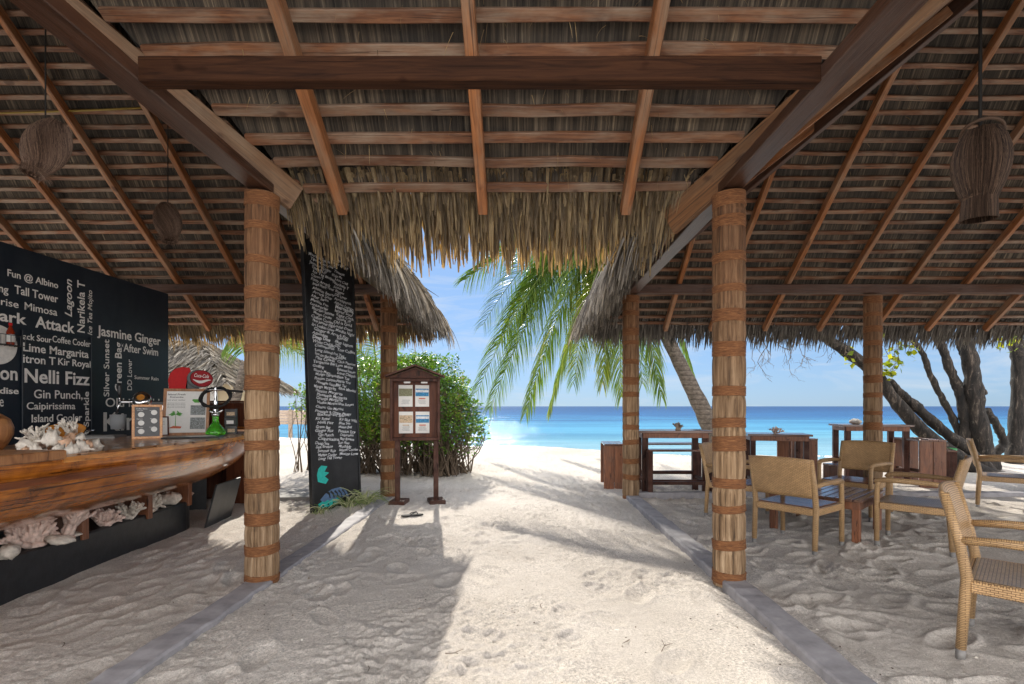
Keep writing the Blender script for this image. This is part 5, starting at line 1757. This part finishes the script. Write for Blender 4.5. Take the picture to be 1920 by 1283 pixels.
lt = thing('low_table', 'low dark red slatted table between the rattan armchairs', 'table', (3.34, 5.70, cz(3.34, 5.7)), R(43))
for sx in (-1, 1):
    for sy in (-1, 1):
        mb = MB(); mb.box(sx * .40 - .035, sx * .40 + .035, sy * .40 - .035, sy * .40 + .035, -.05, .375, c=.005); mb.build('leg', 'red_wood', lt)
mb = MB()
for k in range(11):
    y0 = -.46 + .92 * k / 11
    mb.box(-.46, .46, y0, y0 + .92 / 11 - .012, .4105, .435, c=.003)
mb.build('table_top', 'table_wood', lt)
mb = MB()
mb.box(-.44, .44, -.44, -.41, .33, .41, c=.003); mb.box(-.44, .44, .41, .44, .33, .41, c=.003); mb.box(-.44, -.41, -.409, .409, .33, .41, c=.003); mb.box(.41, .44, -.409, .409, .33, .41, c=.003)
mb.build('apron', 'red_wood', lt)

def bar_table(label, loc, rz, w=1.06, d=.62, h=1.0, group='wooden bar tables on the beach'):
    t = thing('bar_table', label, 'bar table', loc, rz, group)
    for sx in (-1, 1):
        for sy in (-1, 1):
            mb = MB(); x, y = sx * (w / 2 - .07), sy * (d / 2 - .06)
            mb.box(x - .045, x + .045, y - .035, y + .035, -.06, h - .035, c=.004); mb.build('leg', 'dark_wood', t)
    mb = MB()
    for k in range(6):
        y0 = -d / 2 + d * k / 6
        mb.box(-w / 2 - .03, w / 2 + .03, y0, y0 + d / 6 - .006, h - .034, h, c=.003)
    mb.build('table_top', 'table_wood', t)
    mb = MB()
    for y in (-d / 2 + .025 - .012, d / 2 - .025 - .012):
        mb.box(-w / 2 + .03, w / 2 - .03, y, y + .024, h - .11, h - .036, c=.002)
    for x in (-w / 2 + .02, w / 2 - .044):
        mb.box(x, x + .024, -d / 2 + .05, d / 2 - .05, h - .11, h - .036, c=.002)
    mb.build('apron', 'red_wood', t)
    for y, z in ((-d / 2 + .06, .20), (d / 2 - .06, .27)):
        mb = MB(); mb.box(-w / 2 + .116, w / 2 - .116, y - .02, y + .02, z, z + .05, c=.003); mb.build('stretcher', 'dark_wood', t)
    for x in (-w / 2 + .07, w / 2 - .07):
        mb = MB(); mb.box(x - .02, x + .02, -d / 2 + .096, d / 2 - .096, .22, .26, c=.003); mb.build('stretcher', 'dark_wood', t)
    return t
def high_bench(label, loc, rz, w=1.1, d=.34, h=.74, solid=True, mat='red_wood', group='high wooden benches at the bar tables'):
    t = thing('high_bench', label, 'bench', loc, rz, group)
    mb = MB()
    for k in range(3):
        y0 = -d / 2 + d * k / 3
        mb.box(-w / 2, w / 2, y0, y0 + d / 3 - .006, h - .03, h, c=.003)
    mb.build('seat', 'table_wood', t)
    for s in (-1, 1):
        mb = MB(); x = s * (w / 2 - .03)
        if solid:
            mb.box(x - .02, x + .02, -d / 2, -.004, -.06, h - .031, c=.003); mb.box(x - .02, x + .02, .004, d / 2, -.06, h - .031, c=.003)
        else:
            mb.box(x - .035, x + .035, -d / 2 + .02, -d / 2 + .10, -.06, h - .031, c=.003); mb.box(x - .035, x + .035, d / 2 - .10, d / 2 - .02, -.06, h - .031, c=.003)
        mb.build('end_panel', mat, t)
    mb = MB(); mb.box(-w / 2 + .06, w / 2 - .06, -.03, .03, .20, .25, c=.003); mb.build('foot_rail', 'dark_wood', t)
    return t
T1 = bar_table('dark bar table beside the back rope bound post with a coral on top', (2.30, 8.10, cz(2.3, 8.1)), R(-1))
high_bench('dark slim high bench right in front of the table with the coral', (2.34, 7.55 + .16, cz(2.34, 7.7)), R(-1), 1.0, .22, .735, False, 'dark_wood')
high_bench('high bench on the seaward side of the table with the coral', (2.45, 8.95, cz(2.4, 8.95)), R(2), 1.15, .34, .74, False, 'dark_wood')
high_bench('solid ended high bench standing left of the back post', (1.50, 8.85, cz(1.5, 8.85)), R(90 - 4), .75, .34, .74, True, 'red_wood')
branch_coral('coral', 'dark branching coral on the bar table beside the back post', (2.42, 8.12, cz(2.3, 8.1) + 1.0), .15, 'driftwood', 7, False, .014, 44, group='coral table ornaments')
dup(T1, (4.18, 8.55, cz(4.2, 8.5) - .12), R(-14), 'bar table with blue grey sheen behind the slatted armchairs', (.86, 1, 1))
T3 = dup(T1, (6.15, 9.15, cz(6.1, 9.1) + .0), R(-10), 'taller reddish bar table behind the middle rope bound post', (1.0, 1, 1))
branch_coral('coral', 'pale coral ornament on the bar table with the blue grey sheen', (4.16, 8.52, cz(4.2, 8.5) + .885), .13, 'coral_pink', 7, False, .014, 45, group='coral table ornaments')
rock('coral_rock', 'light coral lump on the bar table behind the middle post', (5.88, 9.12, cz(6.1, 9.1) + .998), (.11, .08, .05), 'coral_white', group='coral table ornaments', seed=12)
hb = high_bench('red brown solid ended bench just left of the middle post', (4.95, 9.35, cz(4.95, 9.35) - .03), R(82), .8, .42, .80, True, 'red_wood')
high_bench('red brown solid ended bench right of the middle post', (6.72, 8.75, cz(6.7, 8.75) + .0), R(84), .75, .40, .78, True, 'red_wood')
high_bench('orange brown bench low under the tables left of the middle post', (5.02, 8.05, cz(5.0, 8.05) - .3), R(4), .50, .34, .74, True, 'red_wood')
high_bench('dark bench end by the foot of the leaning trunk', (7.75, 9.6, cz(7.7, 9.6) - .12), R(60), .7, .42, .62, True, 'dark_wood')
mb = MB(); mb.lathe([(.20, 0), (.22, .02), (.23, .5), (.235, .52), (.22, .53)], 24); o = mb.build('plastic_drum', 'green_drum', None, smooth=True); o.location = (8.05, 9.9, gz(8, 9.9) - .05); tag(o, 'green plastic drum behind the leaning tree trunk', 'drum')

# ------------------------------------------------------------------ planting
def bez(p0, p1, p2, n):
    t = np.linspace(0, 1, n)[:, None]
    p0, p1, p2 = (np.asarray(p, float) for p in (p0, p1, p2))
    return (1 - t) ** 2 * p0 + 2 * t * (1 - t) * p1 + t ** 2 * p2
def frond(parent, p0, tip, arch, seed, hang=.8, nl=95, ll=.85, yellow=0.0, wd=.031):
    rr = np.random.default_rng(seed)
    roll = rr.uniform(.55, 1.15) * rr.choice([-1, 1])
    p0, tip = np.asarray(p0, float), np.asarray(tip, float)
    mid = p0 * .55 + tip * .45; mid[2] = (p0[2] + tip[2]) / 2 + arch
    P = bez(p0, mid, tip, 40)
    T = np.gradient(P, axis=0); T /= np.linalg.norm(T, axis=1, keepdims=True)
    mb = MB(); mb.tube([tuple(p) for p in P], list(np.linspace(.03, .005, 40)), 6)
    Vr = np.array([list(v) for v in mb.v]); Fr = np.array([f for f in mb.f if len(f) == 4])
    Vs, Fs, Ts = [Vr], [Fr], [np.full(len(Vr), .55)]
    base = len(Vr)
    for s in (-1, 1):
        u = np.linspace(.10, .995, nl) + rr.normal(0, .003, nl); u = np.clip(u, 0, 1)
        k = u * 39; i0 = np.minimum(k.astype(int), 38); fr = (k - i0)[:, None]
        root = P[i0] * (1 - fr) + P[i0 + 1] * fr
        tg = T[i0]
        side = np.cross(tg, [0, 0, 1.0]); side /= np.linalg.norm(side, axis=1, keepdims=True) + 1e-6
        upv = np.cross(side, tg); side = side * math.cos(roll) + upv * math.sin(roll) * 1.0
        d = side * s * 1.0 + tg * (.55 + .8 * u[:, None] ** 2) + np.array([0, 0, -1.0]) * (hang * .22) + rr.normal(0, .10, (nl, 3))
        L = ll * (.35 + .95 * np.sin(np.pi * np.clip(u, 0, 1) ** .8) ** .7 * .8) * rr.uniform(.85, 1.1, nl)
        V, F = ribbons(root, d, L, wd * rr.uniform(.8, 1.2, nl), hang * 1.25 * rr.uniform(.7, 1.3, nl), 5, .25, np.cross(d, side * s) + rr.normal(0, .25, (nl, 3)), taper=lambda t: (1 - t ** 1.6) * (.6 + .4 * min(1, t * 6)) + .03)
        Vs.append(V); Fs.append(F + base); base += len(V)
        Ts.append(np.repeat(np.clip(.35 + rr.normal(0, .16, nl) + yellow, 0, 1), 18))
    return npmesh('frond', np.concatenate(Vs), np.concatenate(Fs), 'palm_leaf', parent, tint=np.concatenate(Ts))

def palm(label, base, trunk_pts, r0, r1, tips, seed, ll=.85, nl=95):
    t = thing('palm_tree', label, 'palm tree', base)
    b = np.array(base)
    pts = np.array(trunk_pts) - b
    # smooth the trunk line
    q = [tuple(pts[0])]
    N = 26
    seg = np.linspace(0, len(pts) - 1, N)
    cur = [np.array([np.interp(s, range(len(pts)), pts[:, c]) for c in range(3)]) for s in seg]
    for _ in range(3):
        cur = [cur[0]] + [(cur[i - 1] + cur[i] * 2 + cur[i + 1]) / 4 for i in range(1, N - 1)] + [cur[-1]]
    rad = [r1 + (r0 - r1) * (1 - k / (N - 1)) ** 2.4 for k in range(N)]
    rad = [r * (1 + .035 * ((k % 2) * 2 - 1)) for k, r in enumerate(rad)]
    mb = MB(); mb.tube([tuple(p) for p in cur], rad, 16, jit=.02); mb.build('trunk', 'palm_bark', t, smooth=True)
    top = cur[-1]
    for i, (tip, arch, hang, yel) in enumerate(tips):
        frond(t, top + np.array([0, 0, .05]), np.array(tip) - b, arch, seed * 50 + i, hang, nl, ll, yel)
    return t
def at(px, py, Y): return ((px - 985) / 960 * Y, Y, 1.35 + (762 - py) / 960 * Y)
YP = 13.0
tr = [(4.97, YP, -.1), at(1333, 800, YP), at(1298, 730, YP), at(1262, 655, YP), at(1222, 580, YP), at(1186, 500, YP), at(1158, 425, YP)]
tr[0] = (tr[1][0] + .35, YP, -.1)
tips = [(at(893, 738, 12.6), 2.3, .9, .0), (at(916, 770, 13.6), 2.2, .95, .0), (at(985, 774, 12.2), 1.9, 1.0, .05), (at(1030, 768, 14.0), 1.5, 1.1, .15), (at(950, 690, 14.6), 2.1, .9, .0),
        (at(872, 525, 12.4), .9, .9, .0), (at(905, 610, 15.0), 1.9, .9, .0), (at(1165, 745, 13.4), .7, 1.2, .15), (at(1240, 742, 12.6), 1.3, 1.2, .05), (at(1205, 720, 14.5), 1.0, 1.1, .1),
        (at(1300, 700, 14.2), 1.8, 1.0, .0), (at(1360, 640, 13.5), 2.0, .9, .0), (at(1390, 500, 13.0), 1.5, .8, .0), (at(1150, 300, 16.0), 1.0, .7, .0), (at(1250, 330, 10.5), .9, .8, .0), (at(1000, 400, 10.5), 1.0, .8, .0), (at(1075, 720, 15.0), 1.3, 1.1, .0),
        (at(940, 640, 13.2), 2.2, .9, .05), (at(1075, 690, 12.4), 1.3, 1.0, .3), (at(985, 600, 12.8), 1.7, .9, .0), (at(1130, 720, 13.0), .9, 1.1, .25)]
palm('coconut palm leaning from behind the bar tables with fronds hanging over the path end', (5.0, YP, -.05), tr, .29, .13, tips, 1, ll=1.15, nl=150)
# palms behind the bar and the hedge
bx = -9.0
palm('small palm whose frond shows between the left post and the black board', (-7.6, 13.2, 0), [(-7.6, 13.2, 0), (-7.5, 13.2, 1.4), (-7.2, 13.2, 2.5)], .16, .11,
     [(at(579, 680, 12.8), .9, 1.1, .25), (at(560, 640, 14.5), .8, .9, .1), (at(520, 600, 12.5), .9, .7, .0), (at(425, 650, 14.5), .9, .8, .0), (at(470, 560, 15), .8, .6, 0)], 4, ll=.75, nl=60)
palm('young palm just above the hedge behind the menu stand', (-4.2, 14.2, 0), [(-4.2, 14.2, 0), (-4.15, 14.2, 1.2), (-4.1, 14.2, 2.1)], .14, .10,
     [(at(810, 678, 14.0), .45, .9, .25), (at(640, 650, 14.0), .6, .9, .3), (at(760, 640, 15.5), .7, .7, .2), (at(690, 625, 13.8), .8, .7, .1), (at(650, 700, 14.5), .4, 1.0, .2)], 5, ll=.6, nl=60)

def bush(label, lobes, n, leaf, twigs, seed, base, low=0.35, sparse=.0):
    rr = np.random.default_rng(seed)
    t = thing('shrub', label, 'shrub', base)
    b = np.array(base)
    P, N_ = [], []
    wsum = sum(l[3] ** 2 for l in lobes)
    for (x, y, z, r) in lobes:
        k = int(n * r * r / wsum)
        d = rr.normal(0, 1, (k, 3)); d /= np.linalg.norm(d, axis=1, keepdims=True)
        q = r * (1 - np.abs(rr.normal(0, .16, k))) * (1 + .10 * np.sin(d[:, 0] * 9 + x * 5) * np.sin(d[:, 1] * 8) + .08 * np.sin(d[:, 2] * 13 + y))
        pp = np.array([x, y, z]) + d * q[:, None]
        keep = (rr.random(k) < np.clip((pp[:, 2] - low) / .55, .06, 1)) & (pp[:, 2] > .08) & (vnoise(pp[:, 0] * 3.1 + pp[:, 1], pp[:, 2] * 3.1 - pp[:, 1], 41) > .24)
        P.append(pp[keep]); N_.append(d[keep])
    P = np.concatenate(P) - b; N_ = np.concatenate(N_)
    V, F = leaves(P, rr.uniform(leaf * .5, leaf * 1.45, len(P)), .35, .5, N_ * .7)
    npmesh('foliage', V, F, 'bush_leaf', t, tint=np.repeat(np.clip(.35 * rr.normal(0, .6, len(P)) + .1 + .75 * vnoise((P[:, 0] + P[:, 1]) * 4, P[:, 2] * 4, 43), 0, 1), 6))
    mb = MB()
    rnd = random.Random(seed)
    cx = [l for l in lobes]
    for i in range(twigs):
        l = rnd.choice(cx)
        a, e = rnd.uniform(0, 6.28), rnd.uniform(-.35, 1.2)
        tip = Vector((l[0] + l[3] * .97 * math.cos(a) * math.cos(e), l[1] + l[3] * .97 * math.sin(a) * math.cos(e), max(.12, l[2] + l[3] * .95 * math.sin(e))))
        root = Vector((l[0] + rnd.uniform(-.3, .3), l[1] + rnd.uniform(-.25, .25), 0))
        m = root.lerp(tip, .5) + Vector((rnd.uniform(-.15, .15), rnd.uniform(-.15, .15), rnd.uniform(-.1, .1)))
        r = rnd.uniform(.005, .014)
        mb.tube([root - Vector(base), root.lerp(m, .55) + Vector((rnd.uniform(-.05, .05), 0, .05)) - Vector(base), m - Vector(base), m.lerp(tip, .5) + Vector((rnd.uniform(-.06, .06), rnd.uniform(-.06, .06), 0)) - Vector(base), tip - Vector(base)], [r * 1.5, r, r * .8, r * .6, r * .3], 4)
        for _ in range(3):
            p = m.lerp(tip, rnd.uniform(.0, .9))
            q = p + Vector((rnd.gauss(0, .16), rnd.gauss(0, .16), rnd.gauss(.0, .14)))
            q.z = max(q.z, .05)
            mb.tube([p - Vector(base), p.lerp(q, .5) + Vector((0, 0, rnd.uniform(-.03, .03))) - Vector(base), q - Vector(base)], [r * .5, r * .4, r * .2], 3)
    mb.build('twigs', 'twig_bark', t)
    return t
bush('large dense green hedge with bare twigs below, behind the menu stand', [(-2.55, 10.2, 1.4, 1.0), (-1.75, 10.1, 1.1, .88), (-3.1, 10.4, 1.5, .95), (-2.0, 10.6, 1.65, .85), (-1.40, 10.4, .85, .62), (-2.4, 10.8, 1.8, .75), (-3.45, 10.3, 1.0, .55), (-1.62, 10.1, 1.5, .45)],
     34000, .066, 420, 3, (-2.4, 10.3, 0))
bush('rounder green shrub left of the black board', [(-4.5, 10.7, 1.42, .40), (-4.22, 10.6, 1.5, .42), (-4.05, 10.6, 1.15, .36)], 2600, .06, 34, 6, (-4.2, 10.7, 0), low=1.05)

# striped spider plants at the foot of the board
for i, (x, y, n, sc, lb) in enumerate(((-2.36, 6.80, 60, .40, 'striped spider plant at the near foot of the black board'), (-2.18, 7.05, 60, .46, 'striped spider plant against the right side of the black board'), (-2.58, 6.42, 20, .26, 'sparse striped tuft at the left corner of the black board'))):
    rr = np.random.default_rng(60 + i)
    a = rr.uniform(0, 6.28, n)
    d = np.stack([np.cos(a) * .7, np.sin(a) * .7, rr.uniform(.5, 1.8, n)], 1)
    V, F = ribbons(rr.normal(0, .035, (n, 3)) * [1, 1, 0], d, rr.uniform(.6, 1.15, n) * sc, rr.uniform(.012, .02, n), rr.uniform(1.5, 3.2, n), 7, .2, taper=lambda t: (1 - t ** 2) * .9 + .1)
    o = npmesh('spider_plant', V, F, 'spider_leaf', None, tint=np.repeat(rr.random(n), 24)); o.location = (x, y, gz(x, y))
    tag(o, lb, 'plant', 'spider plants at the black board')

# sea hibiscus: several dark trunks, crown above the shelter roof
def tree(label, base, limbs, seed, crown, nleaf, leafs=.14):
    t = thing('beach_tree', label, 'tree', base, group='trees at the edge of the beach')
    b = Vector(base)
    random.seed(seed)
    mb = MB()
    for pts, r0, r1 in limbs:
        pts = [Vector(p) for p in pts]
        N = 44
        cur = []
        for s in np.linspace(0, len(pts) - 1, N):
            i = min(int(s), len(pts) - 2); cur.append(pts[i].lerp(pts[i + 1], s - i))
        for _ in range(8):
            cur = [cur[0]] + [(cur[i - 1] + cur[i] * 2 + cur[i + 1]) / 4 for i in range(1, N - 1)] + [cur[-1]]
        r0, r1 = r0 * .80, r1 * .78
        cur = [c - b + Vector((random.uniform(-1, 1), random.uniform(-1, 1), 0)) * .008 for c in cur]
        rad = [(r0 + (r1 - r0) * (k / (N - 1)) ** .8) * random.uniform(.95, 1.06) * (1 + .09 * math.sin(k * .9 + r0 * 90)) for k in range(N)]
        mb.tube(cur, rad, 16, jit=.085)
    mb.build('trunk', 'tree_bark', t, smooth=True)
    if crown:
        rr = np.random.default_rng(seed)
        P = []
        for (x, y, z, r) in crown:
            k = nleaf // len(crown)
            d = rr.normal(0, 1, (k, 3)); d /= np.linalg.norm(d, axis=1, keepdims=True)
            P.append(np.array([x, y, z]) + d * (r * rr.random(k) ** .45)[:, None] * np.array([1, 1, .62]))
        P = np.concatenate(P)
        # clumps: keep leaves where a coarse noise is high
        keep = vnoise(P[:, 0] * 1.6 + P[:, 2], P[:, 1] * 1.6 - P[:, 2], 77) > .42
        P = P[keep] - np.array(base)
        V, F = leaves(P, rr.uniform(leafs * .7, leafs * 1.3, len(P)), .8, .8)
        npmesh('crown', V, F, 'crown_leaf', t, tint=np.repeat(rr.random(len(P)), 6))
    return t
Yt = 10.2
def tp_(px, py, Y=Yt): return at(px, py, Y)
limbs1 = [([tp_(1895, 905, 10.0), tp_(1800, 868, 10.0), tp_(1725, 808), tp_(1672, 745), tp_(1640, 698), tp_(1600, 668), tp_(1540, 630), (5.2, 10.5, 3.6), (4.2, 11.0, 4.4)], .20, .10),
          ([tp_(1870, 898, 10.1), tp_(1812, 842, 10.1), tp_(1752, 795), tp_(1710, 756), tp_(1684, 735), tp_(1668, 715)], .15, .10)]
tree('beach tree with a pale dark streaked trunk leaning far left over the bar tables', (9.3, 10.1, -.1), limbs1, 31,
     [(4.0, 12.0, 5.3, 1.6), (2.8, 13.2, 5.2, 1.5), (5.6, 12.5, 5.6, 1.7), (3.4, 14.8, 5.0, 1.5)], 5200)
limbs2 = [([tp_(1862, 900, 10.3), tp_(1842, 840, 10.3), tp_(1830, 770, 10.3), tp_(1822, 690, 10.3), tp_(1812, 640, 10.3), (8.9, 10.5, 4.2), (8.2, 11.5, 5.6)], .24, .13),
          ([tp_(1815, 850, 10.4), tp_(1810, 800, 10.4), tp_(1800, 735, 10.4), tp_(1780, 690, 10.4), tp_(1765, 645, 10.4), (7.8, 10.8, 4.2)], .13, .09),
          ([tp_(1806, 840, 10.5), tp_(1790, 790, 10.5), tp_(1765, 745, 10.5), tp_(1742, 700, 10.5), tp_(1730, 655, 10.5), (7.4, 11.2, 4.0)], .09, .06),
          ([tp_(1845, 740, 10.4), tp_(1822, 700, 10.4), tp_(1805, 665, 10.4), tp_(1795, 640, 10.4)], .08, .06),
          ([tp_(1855, 905, 10.6), tp_(1868, 850, 10.6), tp_(1885, 830, 10.6), tp_(1868, 795, 10.6), tp_(1850, 770, 10.5)], .10, .09)]
tree('beach tree of clustered dark upright trunks at the right', (9.1, 10.3, -.1), limbs2, 33, [(8.0, 12.5, 5.6, 1.8), (6.6, 13.8, 5.5, 1.7), (9.8, 12.6, 5.4, 1.7), (7.6, 15.2, 5.0, 1.6)], 5600)
limbs3 = [([tp_(1898, 905, 10.8), tp_(1903, 850, 10.8), tp_(1908, 780, 10.8), tp_(1912, 700, 10.8), tp_(1908, 650, 10.8), (10.4, 11.2, 4.2), (11, 12, 5.4)], .20, .14),
          ([tp_(1912, 670, 10.8), tp_(1900, 650, 10.8), tp_(1893, 630, 10.8)], .06, .04)]
tree('knotty dark trunk at the right edge of the view', (10.3, 10.8, -.1), limbs3, 35, [(11.2, 13, 5.6, 1.8), (12.5, 12, 5.4, 1.8)], 2600)

# bare twigs and yellow green leaf sprays hanging below the eave
def spray(label, start, n, spread, seed, leafn, drop=.6, mat='hibiscus_leaf'):
    rnd = random.Random(seed)
    t = thing('hanging_branch', label, 'branch', start, group='branches hanging below the eave')
    mb = MB(); lv = []
    def grow(p, d, L, r, lev):
        pts = [p]
        for k in range(4):
            d = (d + Vector((rnd.gauss(0, .28), rnd.gauss(0, .2), rnd.gauss(-.05, .22)))).normalized()
            pts.append(pts[-1] + d * L / 4)
        mb.tube(pts, [r, r * .9, r * .8, r * .7, r * .5], 4)
        lv.append(pts[-1])
        if lev:
            for _ in range(2):
                grow(pts[rnd.randint(1, 4)], (d + Vector((rnd.gauss(0, .8), rnd.gauss(0, .5), rnd.gauss(-.2, .5)))).normalized(), L * .65, r * .62, lev - 1)
    for i in range(n):
        grow(Vector((rnd.uniform(-spread, spread), rnd.uniform(-.3, .3), rnd.uniform(.1, .4))), Vector((rnd.gauss(0, .6), rnd.gauss(0, .3), -1)).normalized(), drop * rnd.uniform(.6, 1.1), .009, 3)
    mb.build('twigs', 'twig_bark', t)
    if leafn:
        rr = np.random.default_rng(seed)
        P = np.array([list(rnd.choice(lv)) for _ in range(leafn)]) + rr.normal(0, .035, (leafn, 3))
        V, F = leaves(P, rr.uniform(.08, .15, leafn), .3, .95)
        npmesh('leaves', V, F, mat, t, tint=np.repeat(rr.random(leafn), 6))
    return t
spray('bare grey twigs hanging below the eave left of the middle post', at(1515, 655, 10.6), 4, .35, 3, 0, .55)
spray('bare thin twigs hanging close to the front post', at(1435, 658, 10.6), 5, .35, 4, 0, .5)
spray('yellow green leaves on twigs just left of the middle post', at(1580, 668, 10.0), 2, .12, 5, 14, .35)
spray('yellow green leaf spray just right of the middle post', at(1668, 660, 9.9), 4, .30, 6, 70, .45)
spray('yellow green leaves hanging farther right by the thin trunk', at(1702, 668, 10.0), 2, .12, 8, 16, .38)
spray('few yellow leaves at the eave above the clustered trunks', at(1885, 640, 10.2), 4, .5, 9, 46, .32)

# a thatched hut and a jetty beyond the bar
hut = thing('thatched_hut', 'cream walled hut with a sun bleached thatch roof behind the bar', 'hut', (-9.4, 15.0, 0))
mb = MB(); mb.box(-4.5, 1.34, -1.0, .9, 0, 2.2); mb.build('wall', 'cream_wall', hut)
mb = MB(); mb.box(.2, 1.0, -1.03, -1.002, 0, 1.95, c=.003); mb.build('door', 'white_plastic', hut)
mb = MB(); 
rf = [(-5.2, -1.9, 1.95), (1.75, -1.9, 1.95), (1.75, 1.6, 1.95), (-5.2, 1.6, 1.95), (-2.9, -.15, 3.25), (-.1, -.15, 3.25)]
mb.add(rf, [(0, 1, 5, 4), (1, 2, 5), (2, 3, 4, 5), (3, 0, 4), (3, 2, 1, 0)])
me_roof = mb.build('roof', 'thatch_top', hut, uv=True)
for k in range(9):
    q = k / 9
    a = Vector(rf[0]).lerp(Vector(rf[4]), q); b_ = Vector(rf[1]).lerp(Vector(rf[5]), q)
    fringe(hut, (0, 0, 0), 'thatch_layer', a + Vector((0, 0, .05)), b_ + Vector((0, 0, .05)), (0, -1, 0), .5, 560, (-.05, .12), (.35, .6), W=(.03, .07), bend=(.2, .9) if k else (1.2, 2.2), mat='thatch_grey', spread=.25, segs=3)
    a = Vector(rf[1]).lerp(Vector(rf[5]), q); b_ = Vector(rf[2]).lerp(Vector(rf[5]), q)
    fringe(hut, (0, 0, 0), 'thatch_layer', a + Vector((0, 0, .05)), b_ + Vector((0, 0, .05)), (1, 0, 0), .58, 360, (-.05, .12), (.35, .6), W=(.03, .07), bend=(.2, .9), mat='thatch_grey', spread=.25, segs=3)

jt = thing('wooden_jetty', 'raised wooden jetty over the water seen between the post and the board', 'jetty', (-12.5, 27, SEA_Z))
mb = MB()
for k in range(5):
    mb.box(-6, 4.2, -.04, .04, 1.02 + k * .15, 1.16 + k * .15, c=.004)
mb.build('side_boards', 'driftwood', jt)
mb = MB(); mb.box(-6, 4.2, .05, 1.6, 1.62, 1.72, c=.01); mb.build('deck', 'driftwood', jt)
for k in range(6):
    mb = MB(); mb.box(-5.8 + k * 1.95, -5.6 + k * 1.95, -.12, -.041, -1.5, 1.8, c=.01); mb.build('post', 'driftwood', jt)

# twigs fallen on the sand
for i, (px, py, L, lb) in enumerate(((120, 1202, .10, 'short dark stick on the sand near the bar plinth'), (1240, 1218, .20, 'thin forked twig on the sunlit path near the kerb'), (835, 1225, .16, 'bent reddish twig at the edge of the shade on the path'),
                                     (1015, 1140, .12, 'small dry twig in the middle of the sunlit path'), (1500, 1165, .08, 'tiny stick inside the seating kerb'), (1180, 1195, .1, 'crooked dry twig on the right of the sunlit path'), (690, 1245, .09, 'thin dark twig in the shade of the path'))):
    y = 1296 / (py - 762); x = (px - 985) / 960 * y
    rnd = random.Random(i)
    L *= .7; mb = MB(); a = rnd.uniform(0, 6.28)
    d = Vector((math.cos(a), math.sin(a), 0)); s = Vector((-d.y, d.x, 0))
    mb.tube([(0, 0, .004), d * L * .5 + s * L * .12 + Vector((0, 0, .008)), d * L + Vector((0, 0, .004))], [.0026, .0022, .0012], 5)
    if i in (1, 2, 5):
        mb.tube([d * L * .5 + s * L * .12 + Vector((0, 0, .012)), d * L * .8 + s * L * .4 + Vector((0, 0, .02))], [.002, .001], 5)
    o = mb.build('twig', 'twig_bark'); o.location = (x, y, gz(x, y) + .003); tag(o, lb, 'twig', 'dry twigs fallen on the sand')
